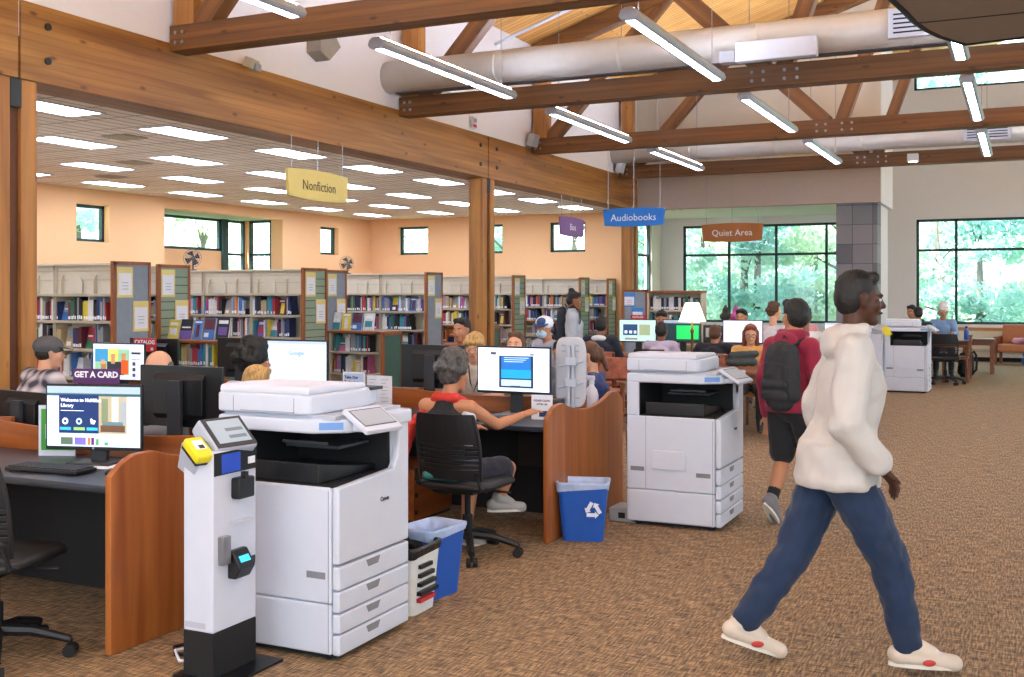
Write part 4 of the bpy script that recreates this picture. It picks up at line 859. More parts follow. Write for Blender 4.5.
# ================================================================ CHAIRS
def taskchair(label,loc,rz):
    t=thing('office_chair',label,'chair',loc,rz); BC=mat('chair black','#14161a',.5,var=.08)
    # base
    for k in range(5):
        a=R(72*k+18); e=(math.cos(a)*.3,math.sin(a)*.3); l=MB().m(BC).tube([(0,0,.13),(e[0]*.5,e[1]*.5,.12),(e[0],e[1],.075)],[.03,.024,.018],8).build('leg',t)
        MB().m(BLACKM).tube([(e[0]-.03*math.sin(a),e[1]+.03*math.cos(a),.028),(e[0]-.008*math.sin(a),e[1]+.008*math.cos(a),.028)],.028,12).tube([(e[0]+.008*math.sin(a),e[1]-.008*math.cos(a),.028),(e[0]+.03*math.sin(a),e[1]-.03*math.cos(a),.028)],.028,12).tube([(e[0],e[1],.03),(e[0],e[1],.08)],.01,6).build('caster',l)
    MB().m(BLACKM).tube([(0,0,.1),(0,0,.25)],.03,12).tube([(0,0,.25),(0,0,.42)],.018,12).build('gas_column',t); MB().m(BC).bb(-.12,.12,-.14,.1,.4,.43).tube([(.1,0,.41),(.26,.05,.4)],.008,6).build('tilt_mechanism',t,bevel=.004)
    s=MB().m(BC); P=rrect(.46,.44,.09,6); loft(s,[([(p[0]*.9,p[1]*.9) for p in P],.43),(P,.445),(P,.465),([(p[0]*.93,p[1]*.93) for p in P],.478),([(p[0]*.6,p[1]*.6) for p in P],.468),([(p[0]*.05,p[1]*.05) for p in P],.462)]); s.build('seat',t,smooth=True)
    bk=MB().m(BC); nx,nz=10,14; vs=[];fs=[];zz=[.52+.36*i/nz for i in range(nz+1)]
    def bp(u,z,off): 
        w=.215-.03*((z-.7)/.2)**2*(1 if z>.7 else .4); x=u*w; return (x,-.22-(z-.5)*.16+.05*(u*u)+off,z)
    def patch(za,zb,n=4):
        vs=[];N=13
        for off in (0,-.012):
            for i in range(n+1):
                z=za+(zb-za)*i/n
                for j in range(N): vs.append(bp(-1+2*j/(N-1),z,off))
        fs=[];K=(n+1)*N
        for i in range(n):
            for j in range(N-1):
                a=i*N+j; fs.append((a,a+1,a+N+1,a+N)); fs.append((K+a,K+a+N,K+a+N+1,K+a+1))
        for j in range(N-1): fs.append((j,K+j,K+j+1,j+1)); b=n*N+j; fs.append((b,b+1,K+b+1,K+b))
        for i in range(n): fs.append((i*N,(i+1)*N,K+(i+1)*N,K+i*N)); c=i*N+N-1; fs.append((c,K+c,K+c+N,c+N))
        bk.add(vs,fs)
    patch(.72,.90,6)
    for k in range(5): patch(.575+k*.03,.593+k*.03,1)
    patch(.50,.565,3)
    for u in (-1,1):
        bk.tube([bp(u*.97,z,-.006) for z in (.5,.6,.7,.8,.89)],.011,8)
    bk.build('backrest',t)
    for q in (-1,1): MB().m(BC).tube([(.2*q,-.12,.43),(.21*q,-.21,.46),(.205*q,-.235,.56)],.013,8).build('back_support',t)
    return t
ch1=taskchair('slatted black office chair under the grey-haired woman',(-3.12,5.95,0),-4); ch1.scale=(1.06,1.06,1.0)
dup(ch1,loc=(-4.12,3.36,0),rz=15,label='black office chair cut off by the left photo edge')
dup(ch1,loc=(-4.25,6.0,0),rz=-20,label='empty black office chair behind the near copier')
dup(ch1,loc=(-4.35,13.55,0),rz=0,label='black office chair of the person in the lilac shirt')
dup(ch1,loc=(-1.28,20.7,0),rz=0,label='empty black office chair right of the distant copier')
dup(ch1,loc=(-6.55,5.75,0),rz=0,label='black office chair of the capped man at far left')
dup(ch1,loc=(-4.92,6.05,0),rz=0,label='black office chair of the person with curly hair')
# ================================================================ THIRD ROW AND BEYOND
TABW=wood('table wood brown','#6a3a20','#8c5430','x',.5,.4)
def table(label,x0,x1,y0,y1,z=.75,name='library_table',g=None):
    t=thing(name,label,'table',((x0+x1)/2,(y0+y1)/2,0),group=g); w=(x1-x0)/2;d=(y1-y0)/2
    MB().m(TABW).bb(-w,w,-d,d,z-.035,z).build('tabletop',t,bevel=.006); MB().m(TABW).bb(-w+.06,w-.06,-d+.05,-d+.07,z-.13,z-.035).build('apron',t); MB().m(TABW).bb(-w+.06,w-.06,d-.07,d-.05,z-.13,z-.035).build('apron',t)
    for x in (-w+.05,w-.05):
        for y in (-d+.05,d-.05): MB().m(TABW).bb(x-.035,x+.035,y-.035,y+.035,0,z-.03).build('leg',t)
    return t
table('long computer table carrying the lamp and three monitors',-5.95,-1.9,14.3,15.3); table('brown reading table behind the photocopier where the glasses woman sits',-3.9,-1.9,11.9,12.8)
table('far table beyond the distant copier where people sit',-2.3,-.9,21.4,22.3)
table('small end table near the far right window',-1.15,-.55,23.6,24.2,.7)
table('far table under the big windows with the beige lamp',-4.6,-2.6,17.9,18.8)
LIB=[(0,0,1,1,sm('#bfe0d8',.9)),(.1,.28,.5,.8,sm('#17406a',.9),2),(.55,.28,.85,.8,sm('#9cab86',.8),2),(.14,.36,.22,.5,sm('#dfe8f4',.9),3),(.27,.36,.35,.5,sm('#dfe8f4',.9),3),(.4,.36,.47,.5,sm('#dfe8f4',.9),3),(.15,.06,.5,.16,sm('#8a8a90',.8),2)]
monitor('distant monitor showing the library page with a red strip sign on it',(-5.0,14.75,.75),0,LIB,.56,.33,.33)
o=MB().m(RED).bb(-.11,.11,-.004,.004,0,.06).build('monitor_sign'); o.location=(-5.0,14.77,1.247); tag(o,'small red strip sign on top of the distant library page monitor','sign')
text('lettering','CATALOG',.035,PAPER,o,(0,-.005,.03),bold=.001)
monitor('distant monitor with a bright green picture beside the lamp',(-4.42,15.0,.75),0,[(0,0,1,1,sm('#203c40',.7)),(.35,.1,.95,.75,sm('#22c860',1.0),2),(0,.85,1,1,sm('#9ab',.8),2)],.56,.33,.33)
monitor('distant monitor with a white screen between the lamp and the boy',(-3.55,15.0,.75),0,[(0,0,1,1,sm('#d9dffa',1.0)),(.1,.5,.9,.52,sm('#b9c2ee',.9),2),(.1,.3,.8,.32,sm('#b9c2ee',.9),2)],.56,.33,.33)
monitor('distant monitor with a pale screen right of the boy',(-2.2,15.0,.75),0,[(0,0,1,1,sm('#d5dcf4',1.0)),(.0,.9,1,1,sm('#aab6dc',.9),2)],.5,.3,.33)
t=thing('black_tower_speaker','black tower with posters standing behind the lamp','computer tower',(-4.0,15.05,.75)); MB().m(BLACKP).bb(-.1,.1,-.1,.1,0,.42).build('tower_case',t,bevel=.01); MB().m(PAPER).bb(-.05,.05,-.103,-.1,.03,.15).build('paper_label',t); MB().m(GREYP).bb(-.06,.06,-.103,-.1,.25,.38).build('front_vent',t)
def lamp(label,loc,col,s,e):
    t=thing('table_lamp',label,'lamp',loc); MB().m(mat('lamp base bronze','#6a4a2a',.4,metal=.6)).lathe([(.09,0),(.09,.015),(.03,.03),(.018,.06),(.018,.3),(.03,.34),(.012,.38),(.012,.5)],n=18).build('lamp_base',t,smooth=True)
    sh=mat('lamp shade '+col,col,.8,var=.02,emit=e); z=.47; MB().m(sh).lathe([(.2*s,z),(.1*s,z+.28*s),(.098*s,z+.28*s),(.197*s,z)],n=24).build('lamp_shade',t,smooth=True)
lamp('table lamp with glowing cream shade on the long computer table',(-4.2,14.75,.75),'#f8f1e2',.95,1.3); lamp('beige shaded table lamp on the far table under the windows',(-3.35,18.3,.75),'#b3a08c',.85,0)
def woodchair(label,loc,rz,fab=None,g=None):
    t=thing('wooden_chair',label,'chair',loc,rz); fm=mat('seat fabric','#a0604a',.9,var=.3,scale=14) if fab else TABW
    MB().m(fm).bb(-.23,.23,-.22,.22,.42,.47).build('seat',t,bevel=.012)
    for x in (-.21,.21):
        MB().m(TABW).tube([(x,.19,0),(x,.19,.42)],.02,8).build('leg',t); MB().m(TABW).tube([(x,-.22,0),(x,-.2,.45),(x,-.27,.86)],.02,8).build('leg',t)
        MB().m(TABW).tube([(x,.19,.42),(x,.19,.64),(x,-.22,.66)],.018,8).build('armrest',t)
    if fab: MB().m(fm).box((0,-.255,.74),(.44,.05,.26),(-9,0,0)).build('backrest',t,bevel=.03,seg=3)
    else: MB().m(TABW).box((0,-.26,.82),(.42,.03,.09),(-9,0,0)).box((0,-.23,.6),(.42,.02,.04)).box((-.1,-.24,.7),(.03,.02,.2)).box((.1,-.24,.7),(.03,.02,.2)).build('backrest',t)
    MB().m(TABW).tube([(-.21,.0,.2),(.21,.0,.2)],.01,6).build('stretcher',t)
    return t
w1=woodchair('wooden armchair with orange patterned fabric left of the middle copier',(-4.3,12.2,0),0,True)
dup(w1,loc=(-3.55,13.5,0),label='fabric armchair under the person in the black jacket'); dup(w1,loc=(-2.85,13.45,0),rz=170,label='fabric armchair of the woman with glasses'); dup(w1,loc=(-4.95,13.3,0),label='fabric armchair of the person in navy with white collar')
w2=woodchair('plain wooden chair at the far table right of the office chair',(-1.15,21.3,0),90); dup(w2,loc=(-1.9,22.7,0),rz=180,label='wooden chair hidden behind the far table')
# armchair far right
t=thing('lounge_armchair','wooden lounge armchair with tan leather cushions by the far right window','armchair',(-.2,27.2,0),170); LE=mat('tan leather','#b5744e',.5,var=.06)
for x in (-.36,.36):
    MB().m(TABW).bb(x-.025,x+.025,-.3,.35,.25,.6).build('side_panel',t,bevel=.006); MB().m(TABW).bb(x-.04,x+.04,-.34,.4,.6,.63).build('armrest',t,bevel=.006)
    for y in (-.28,.33): MB().m(TABW).bb(x-.03,x+.03,y-.03,y+.03,0,.3).build('leg',t)
MB().m(LE).bb(-.33,.33,-.3,.34,.28,.46).build('seat_cushion',t,bevel=.04,seg=3); MB().m(LE).box((0,-.3,.65),(.66,.14,.5),(12,0,0)).build('back_cushion',t,bevel=.05,seg=3)
# ================================================================ PEOPLE
SK={'light':'#d9a585','tan':'#b98160','brown':'#8a5b40','dark':'#4a2d20'}
HC={'black':'#14110f','dark':'#2a1d16','brown':'#5a3a24','red':'#7a3f22','blond':'#b8935a','grey':'#504d4b','white':'#e8e4de'}
def clothm(c): return mat('cloth '+c,c,.85,var=.12,scale=9,bump=.25,bscale=28,sheen=.1)
def hairm(h): return mat('hair '+h,HC[h],.6,var=.45,scale=70,stretch=(1,1,.25),bump=.5,bscale=120)
def skinm(s): return mat('skin '+s,SK[s],.5,var=.05,scale=6,spec=.35)
def L3(a,b,t): return Vector(a).lerp(Vector(b),t)
STAND=dict(pel=(0,0,.93),wai=(0,.0,1.08),che=(0,.0,1.27),nek=(0,-.01,1.44),hed=(0,.02,1.60),shL=(-.18,-.01,1.40),shR=(.18,-.01,1.40),
 elL=(-.23,-.02,1.12),elR=(.23,-.02,1.12),wrL=(-.24,.06,.88),wrR=(.24,.06,.88),hiL=(-.09,0,.90),hiR=(.09,0,.90),knL=(-.1,.03,.49),knR=(.1,.03,.49),
 anL=(-.1,-.02,.085),anR=(.1,-.02,.085),toL=(-.11,.14,.035),toR=(.11,.14,.035))
SIT=dict(pel=(0,-.02,.56),wai=(0,-.03,.70),che=(0,0,.88),nek=(0,.03,1.04),hed=(0,.07,1.19),shL=(-.175,.02,1.0),shR=(.175,.02,1.0),
 elL=(-.22,.12,.78),elR=(.22,.12,.78),wrL=(-.15,.34,.80),wrR=(.15,.34,.80),hiL=(-.09,0,.54),hiR=(.09,0,.54),knL=(-.13,.40,.52),knR=(.13,.40,.52),
 anL=(-.13,.38,.10),anR=(.13,.38,.10),toL=(-.14,.53,.04),toR=(.14,.53,.04))
def hand(mb,wr,el,up=(0,0,1),side=1,curl=.5,k=1.0):
    wr=Vector(wr); d=(wr-Vector(el)).normalized(); u=Vector(up); s=d.cross(u).normalized()*side; u=s.cross(d).normalized()*side
    pc=wr+d*.045*k; mb.cap(wr+d*.01,wr+d*.085*k,.022*k,.02*k,1.7,s)
    base=wr+d*.085*k
    for i,(o,l) in enumerate(((-.03,.062),(-.01,.074),(.011,.07),(.03,.055))):
        p=base+s*o*k; c=curl; q=p+(d*math.cos(c*.6)-u*math.sin(c*.6))*l*.5*k; e=q+(d*math.cos(c*1.5)-u*math.sin(c*1.5))*l*.5*k
        mb.cap(p,q,.0095*k,.0088*k,n=10); mb.cap(q,e,.0088*k,.0075*k,n=10)
    t0=wr+d*.03*k-s*.025*k; t1=t0+(d*.6-s*.8).normalized()*.035*k; t2=t1+(d*.95-s*.3).normalized()*.03*k
    mb.cap(t0,t1,.012*k,.01*k,n=10); mb.cap(t1,t2,.01*k,.008*k,n=10)
def person(label,loc,rz=0,pose='sit',J=None,sc=1.0,skin='light',hair='dark',style='short',top='#888888',bottom='#22252e',sleeve=1.0,legs='long',vox=.014,head=(0,0),fem=0,face=True,shoe='#333333',up=(0,0,1),fat=1.0,shoes=True,loose=0,hairscale=1,curl=.5,hoodb=False,legsvis=True,hclip=None,hem=0,lloose=0):
    P=dict(SIT if pose=='sit' else STAND)
    if J: P.update(J)
    P={k:Vector(v) for k,v in P.items()}
    t=thing('person',label,'person',loc,rz); t.scale=(sc,sc,sc)
    hy,hp=head; HM=Matrix.Translation(P['hed'])@Euler((R(hp),0,R(hy))).to_matrix().to_4x4()
    g=lambda x,y,z: HM@V(x,y,z); RM=HM.to_3x3(); X=RM@V(1,0,0)
    sx=P['shR']-P['shL']; sx.normalize(); hx=(P['hiR']-P['hiL']).normalized()
    # ---- body skin
    b=MB(); f=fat
    b.cap(P['pel'],P['wai'],.105*f,.09*f,1.35,hx); b.cap(P['wai'],P['che'],.092*f,.108*f,1.35,sx); b.cap(P['che'],L3(P['che'],P['nek'],.75),.105*f,.065,1.35,sx)
    b.cap(P['shL'],P['shR'],.052,.052); b.cap(P['nek'],g(0,-.02,-.05),.052,.052)
    if fem: 
        for q in (-1,1): b.ell(P['che']+sx*.07*q+V(0,.0,0)+(sx.cross(V(0,0,1))*-.0),.06,.06,.06)
    for s in 'LR':
        k_=1 if s=='R' else -1
        b.cap(P['sh'+s],P['el'+s],.048*f**.5,.037*f**.5); b.cap(P['el'+s],L3(P['el'+s],P['wr'+s],.35),.037,.036); b.cap(L3(P['el'+s],P['wr'+s],.35),P['wr'+s],.036,.025)
        hand(b,P['wr'+s],P['el'+s],up,1 if s=='L' else -1,curl)
        if legsvis:
            b.cap(P['hi'+s],P['kn'+s],.085*f,.054); b.cap(P['kn'+s],L3(P['kn'+s],P['an'+s],.35),.052,.056); b.cap(L3(P['kn'+s],P['an'+s],.35),P['an'+s],.056,.034)
            b.cap(P['an'+s]+V(0,0,-.02),P['to'+s],.036,.026)
    # head
    b.ell(g(0,-.012,.03),.076,.093,.088,RM); b.ell(g(0,.012,-.025),.064,.076,.085,RM); b.cap(g(-.018,.055,-.085),g(.018,.055,-.085),.026,.026)
    b.cap(g(0,.085,.005),g(0,.102,-.022),.009,.014,n=8); b.cap(g(-.02,.082,.022),g(.02,.082,.022),.012,.012,n=8); b.cap(g(-.016,.083,-.052),g(.016,.083,-.052),.009,.009,n=8)
    for q in (-1,1): b.cap(g(.077*q,-.008,.012),g(.074*q,-.003,-.025),.014,.009,n=8); b.ell(g(.04*q,.055,-.02),.025,.025,.028)
    body=remesh(b,'body',t,skinm(skin),vox,3 if vox<.01 else 2)
    if face:
        for q in (-1,1):
            e=MB().m(mat('eye white','#e4e0da',.3)).ell(g(.031*q,.077,.004),.0098,.008,.0062,RM,10,7).m(mat('iris','#20150f',.2)).ell(g(.031*q,.0838,.004),.0054,.0042,.0054,RM,8,6); e.build('eye',body,smooth=True)
            MB().m(hairm(hair)).cap(g(.018*q,.089,.024),g(.045*q,.08,.024),.0042,.003,n=6).build('eyebrow',body,smooth=True)
        MB().m(mat('lips '+skin,{'light':'#b56a5c','tan':'#9a5848','brown':'#6e3f34','dark':'#3c211b'}[skin],.5)).cap(g(-.02,.089,-.053),g(.02,.089,-.053),.005,.005,n=8).build('mouth',body,smooth=True)
    # ---- hair
    h=MB(); hs=hairscale; noi=.0
    if style in('short','curly','bob','bun','long','fringe','pony'):
        a=.083*hs; h.ell(g(0,-.022,.052),a,.092*hs,.082*hs,RM); h.ell(g(0,-.045,.01),.079*hs,.07*hs,.085*hs,RM); h.cap(g(-.04,.04,.098),g(.04,.04,.098),.028*hs,.028*hs)
        if style=='fringe': 
            h.cap(g(-.055,.068,.062),g(.055,.068,.062),.026,.026); h.cap(g(-.072,.02,.04),g(-.072,.03,.0),.02,.016); h.cap(g(.072,.02,.04),g(.072,.03,.0),.02,.016)
        if style=='curly': 
            rr=random.Random(5)
            for q in range(46):
                th=rr.uniform(0,2*PI); ph=rr.uniform(-.35,1.5); d=V(math.cos(th)*math.cos(ph),math.sin(th)*math.cos(ph),math.sin(ph))
                if d.y>.45 and d.z<.45: continue
                p=V(d.x*.088,d.y*.095-.02,d.z*.09+.045)*1; h.ell(g(p.x*hs,p.y*hs,p.z*hs),.03*hs,.03*hs,.03*hs)
        if style in('bob','long'):
            L=-.09 if style=='bob' else -.2
            for q in (-1,1): h.cap(g(.07*q,-.01,.03),g(.078*q,-.015,L),.033,.03); h.cap(g(.045*q,-.065,.02),g(.05*q,-.075,L),.04,.035)
            h.cap(g(0,-.07,.02),g(0,-.08,L),.05,.04)
        if style=='bun': h.ell(g(0,-.07,.125),.042,.042,.038,RM); h.cap(g(0,-.06,.0),g(0,-.05,-.03),.05,.035)
        if style=='pony': h.cap(g(0,-.11,.03),g(0,-.14,-.14),.035,.02)
        remesh(h,'hair',t,hairm(hair),.008 if vox<.01 else .011,2,.006 if style in('curly','bob') else .003,.018)
    elif style in('cap','capback'):
        h.ell(g(0,-.03,.0),.078,.075,.065,RM); remesh(h,'hair',t,hairm(hair),.011,2,.003,.018)
    elif style=='bald':
        h.ell(g(0,-.035,.005),.079,.072,.05,RM); remesh(h,'hair',t,hairm(hair),.011,2,.003,.018)
    elif style=='headwrap':
        h.ell(g(0,-.02,.075),.1,.11,.085,RM); h.ell(g(0,-.03,.15),.07,.075,.06,RM); remesh(h,'head_wrap',t,mat('white wrap','#eceaea',.8,bump=.4,bscale=20),.012,2)
    # ---- top
    c=MB(); o=.012+loose
    if hem: c.tube([P['pel']+V(0,0,-hem),P['pel']+V(0,0,.03-hem),P['pel']+V(0,0,.12)],[.136*f+o,.145*f+o,.12*f+o],20,wx=1.22,side=(1,0,0))
    c.cap(P['pel']+V(0,0,.09 if hem else -.02),P['wai'],.108*f+o,.094*f+o,1.35,hx); c.cap(P['wai'],P['che'],.094*f+o,.11*f+o,1.35,sx); c.cap(P['che'],L3(P['che'],P['nek'],.72),.108*f+o,.065+o*.6,1.35,sx)
    if sleeve>0: c.cap(P['shL'],P['shR'],.054+o*.8,.054+o*.8)
    for s in 'LR':
        if sleeve>0: c.cap(P['sh'+s],L3(P['sh'+s],P['el'+s],min(1,sleeve*2)),.05*f**.5+o,.04*f**.5+o)
        if sleeve>.5: c.cap(P['el'+s],L3(P['el'+s],P['wr'+s],(sleeve-.5)*1.86),.04+o,.031+o*.8)
    if hoodb:
        bk=sx.cross(V(0,0,1)).normalized()*-1 # backwards
        if bk.dot(P['hed']-P['nek'])>0 or True:
            n0=P['nek']
            for a in range(-3,4): 
                an=a/3*1.9; p=n0+sx*math.sin(an)*.085+V(0,-1,0)*math.cos(an)*.07+V(0,.012,.035); q=n0+sx*math.sin(an+.63)*.085+V(0,-1,0)*math.cos(an+.63)*.07+V(0,.012,.035)
                if a<3: c.cap(p,q,.035,.035)
            c.ell(n0+V(0,-.09,-.02),.1,.05,.075)
    tp=remesh(c,'hoodie' if hoodb else 'shirt',t,clothm(top) if isinstance(top,str) else top,max(vox,.009),3,.004+loose*.28,.07)
    # ---- bottom
    if legsvis:
        c=MB(); c.cap(P['pel'],P['pel']+V(0,0,.05),.112*f+.008,.1*f+.008,1.35,hx)
        for s in 'LR':
            c.cap(P['hi'+s],P['kn'+s] if legs!='shorts' else L3(P['hi'+s],P['kn'+s],.85),.088*f+.01+lloose,.06+.012+lloose+(.02 if legs=='shorts' else 0))
            if legs=='long': c.cap(P['kn'+s],L3(P['kn'+s],P['an'+s],.9),.066+.006+lloose,.05+lloose*1.3)
        remesh(c,'trousers' if legs=='long' else 'shorts',t,clothm(bottom),max(vox,.009),3,.005+lloose*.5,.06)
        if shoes:
            for s in 'LR':
                a=P['an'+s]; to=P['to'+s]; fd=(to-a); fl=V(fd.x,fd.y,0).normalized(); dd=(to-a+V(0,0,.05)).normalized()
                heel=a+V(0,0,-.035)-dd*.045; m=MB(); sdv=dd.cross(V(0,0,1)).normalized()
                m.cap(heel+V(0,0,.01),to+dd*.03,.042,.036,1.1,sdv); m.cap(a+V(0,0,.02),L3(a,to,.6)+V(0,0,.01),.05,.038); so_=remesh(m,'shoe',t,mat('shoe '+shoe,shoe,.6),max(vox*.7,.007),2)
                m=MB().m(mat('sole pale','#d8d2c4',.6)); upv=sdv.cross(dd).normalized()
                if upv.z<0: upv=-upv
                pr=[]; 
                for q in range(20):
                    an=2*PI*q/20; ln=(math.cos(an)+1)/2; wv=.043*(1-.18*(1-ln)) ; pr.append(heel-dd*.038+dd*((to-heel).length+.1)*ln+sdv*wv*math.sin(an)-upv*.022)
                lo=[p-upv*.016 for p in pr]; n=20; m.add(pr+lo,[tuple(range(n)),tuple(range(2*n-1,n-1,-1))]+[(i,i+n,(i+1)%n+n,(i+1)%n) for i in range(n)]); m.build('sole',so_)
    t['_']=0; del t['_']
    return t,P,g,RM,tp,body
def plaid():
    m=bpy.data.materials.new('plaid flannel'); m.use_nodes=True; nt=m.node_tree;N=nt.nodes;L=nt.links; b=N['Principled BSDF']; b.inputs['Roughness'].default_value=.9
    tc=N.new('ShaderNodeTexCoord'); ws=[]
    for d,s in (('X',3.2),('Z',3.2)):
        w=N.new('ShaderNodeTexWave'); w.bands_direction=d; w.inputs['Scale'].default_value=s; w.inputs['Distortion'].default_value=1; w.inputs['Detail'].default_value=0; L.new(tc.outputs['Object'],w.inputs['Vector']); ws.append(w)
    a=N.new('ShaderNodeMath'); a.operation='ADD'; L.new(ws[0].outputs['Fac'],a.inputs[0]); L.new(ws[1].outputs['Fac'],a.inputs[1])
    r=N.new('ShaderNodeValToRGB'); r.color_ramp.elements[0].color=lin('#43404c'); r.color_ramp.elements[1].color=lin('#d6cfd4'); r.color_ramp.elements[0].position=.2
    e=r.color_ramp.elements.new(.5); e.color=lin('#9a929c'); dv=N.new('ShaderNodeMath'); dv.operation='MULTIPLY'; dv.inputs[1].default_value=.5; L.new(a.outputs[0],dv.inputs[0]); L.new(dv.outputs[0],r.inputs[0]); L.new(r.outputs[0],b.inputs['Base Color']); return m
def cap_(t,g,RM,col,back=False,col2=None):
    m=mat('cap '+col,col,.8); s=-1 if back else 1
    c=MB().m(m).ell(g(0,-.015,.05),.092,.108,.078,RM,20,12); o=c.build('cap',t,smooth=True)
    v=[];n=9
    for k in range(n):
        a=PI*k/(n-1); v.append(g(.075*math.cos(a),s*(.075+.085*math.sin(a)),.04-.012*math.sin(a)))
    for k in range(n):
        a=PI*k/(n-1); v.append(g(.075*math.cos(a),s*(.02+.02*math.sin(a)),.055))
    vv=v+[p+RM@V(0,0,.006) for p in v]; K=len(v)
    fs=[(i,i+1,i+n+1,i+n) for i in range(n-1)]+[(K+i,K+i+n,K+i+n+1,K+i+1) for i in range(n-1)]+[(i,i+K,i+1+K,i+1) for i in range(n-1)]
    MB().m(mat('cap '+(col2 or col),col2 or col,.8)).add(vv,fs).build('cap_brim',t,smooth=True)
def glasses(t,g):
    mb=MB().m(BLACKP)
    for q in (-1,1):
        mb.tube([g(.032*q+.024*math.cos(a*PI/8),.096,.004+.02*math.sin(a*PI/8)) for a in range(17)],.0025,6,cap=False); mb.tube([g(.056*q,.094,.006),g(.078*q,.02,.01)],.0025,6)
    mb.tube([g(-.009,.1,.006),g(.009,.1,.006)],.002,6); mb.build('glasses',t)
# -- foreground walking man (profile, walking to image right)
# local +Y = walking direction; world walking dir ~ (0.904,0.428)  -> rz = -64.7
WJ=dict(pel=(0,.0,.86),wai=(0,.03,1.02),che=(0,.06,1.22),nek=(0,.07,1.42),hed=(0,.10,1.59),shL=(-.19,.09,1.37),shR=(.18,.03,1.37),
 elL=(-.25,-.02,1.10),elR=(.25,-.03,1.08),wrL=(-.24,.02,.90),wrR=(.22,.12,.90),hiL=(-.09,-.02,.83),hiR=(.09,.02,.83),
 knL=(-.09,-.17,.46),knR=(.09,.20,.47),anL=(-.08,-.40,.14),anR=(.08,.28,.10),toL=(-.08,-.26,.045),toR=(.09,.44,.045))
hood=mat('hoodie off-white','#c0bcb7',.85,var=.05,scale=5,bump=.3,bscale=18)
t,P,g,RM,tp,body=person('person in a white hoodie and blue jeans striding to the right in the foreground',(-.74,4.87,0),-66,'stand',WJ,1.0,'dark','black','short',hood,'#152b49',1.0,'long',.008,(0,-3),shoe='#cdbfae',hem=.07,lloose=.012,loose=.024,hoodb=True,curl=.7,fat=1.02)
for s in (-1,): pass
rm=mat('shoe logo red','#b5352e',.6)
for c in [c for c in t.children if c.name.startswith('shoe')]:
    i=[q for q in t.children if q.name.startswith('shoe')].index(c); a=P['anL' if i==0 else 'anR']; to=P['toL' if i==0 else 'toR']; q=L3(a,to,.45)
    MB().m(rm).ell(q+V(.046,0,-.02),.006,.028,.014).build('red_swoosh',c)
    mb=MB().m(PAPER)
    for k in range(4): p=L3(a,to,.45+.12*k)+V(0,0,.046-.004*k); mb.cap(p+V(-.02,0,0),p+V(.02,0,0),.004,.004,n=6)
    mb.build('shoe_lace',c)
mb=MB().m(hood); mb.tube([P['pel']+V(.19*math.cos(a*PI/12),.145*math.sin(a*PI/12),-.06) for a in range(25)],.022,8,cap=False); 
# -- boy in maroon hoodie, seen from behind, walking away; head turned left
BJ=dict(pel=(0,.0,.80),wai=(0,.0,.95),che=(0,.02,1.12),nek=(0,.03,1.27),hed=(0,.06,1.42),shL=(-.15,.02,1.22),shR=(.15,.02,1.22),
 elL=(-.2,-.02,.98),elR=(.22,.0,.98),wrL=(-.2,.02,.73),wrR=(.2,.14,.82),hiL=(-.085,0,.77),hiR=(.085,0,.77),knL=(-.075,.03,.43),knR=(.1,.16,.42),
 anL=(-.06,-.14,.15),anR=(.09,.16,.09),toL=(-.06,-.08,.035),toR=(.1,.33,.035))
t,P,g,RM,tp,body=person('boy in a maroon hoodie and black shorts walking away with a black backpack',(-1.5,7.75,0),-22,'stand',BJ,1.02,'tan','black','short','#8f1c3a','#16171b',1.0,'shorts',.008,(66,0),shoe='#77777c',hem=.03,loose=.006,fat=.9,hoodb=True,hairscale=1.04)
for s in 'LR': MB().m(mat('sock black','#1b1b1e',.9)).cap(P['an'+s]+V(0,0,0),P['an'+s]+(P['kn'+s]-P['an'+s]).normalized()*.1,.044,.044).build('sock',t,smooth=True)
def backpack(label,loc,rz,col,straps=True,s=1.0,tilt=0):
    b=thing('backpack',label,'backpack',loc,rz); b.scale=(s,s,s); m=mat('pack '+col,col,.75,var=.2,scale=14,bump=.3,bscale=40)
    mb=MB(); mb.cap((-.06,-.09,.1),(-.05,-.08,.4),.085,.075,1.2); mb.cap((.06,-.09,.1),(.05,-.08,.4),.085,.075,1.2); mb.cap((0,-.1,.05),(0,-.08,.42),.09,.075,1.3); remesh(mb,'pack_body',b,m,.011,4,.006,.05)
    mb=MB(); mb.cap((-.07,-.18,.09),(.07,-.18,.09),.045,.045); mb.cap((-.07,-.18,.17),(.07,-.18,.17),.045,.04); remesh(mb,'front_pocket',b,m,.011,3,.003,.05)
    MB().m(BLACKP).tube([(-.12,-.17,.3),(-.05,-.185,.33),(.05,-.185,.33),(.12,-.17,.3)],.004,6).build('zip',b); MB().m(m).tube([(-.03,-.03,.49),(0,-.05,.53),(.03,-.03,.49)],.008,6).build('grab_handle',b)
    if straps:
        for q in (-1,1): 
            z=MB().m(m); z.tube([(.07*q,-.02,.46),(.1*q,.06,.50),(.115*q,.14,.44),(.125*q,.155,.3),(.13*q,.1,.15),(.1*q,-.02,.08)],.022,8,wx=.35,side=(0,1,0)); z.build('shoulder_strap',b,smooth=True)
    return b
backpack('black backpack worn by the boy in maroon',(-1.5,7.68,.83),-22,'#26282c',True,.93)
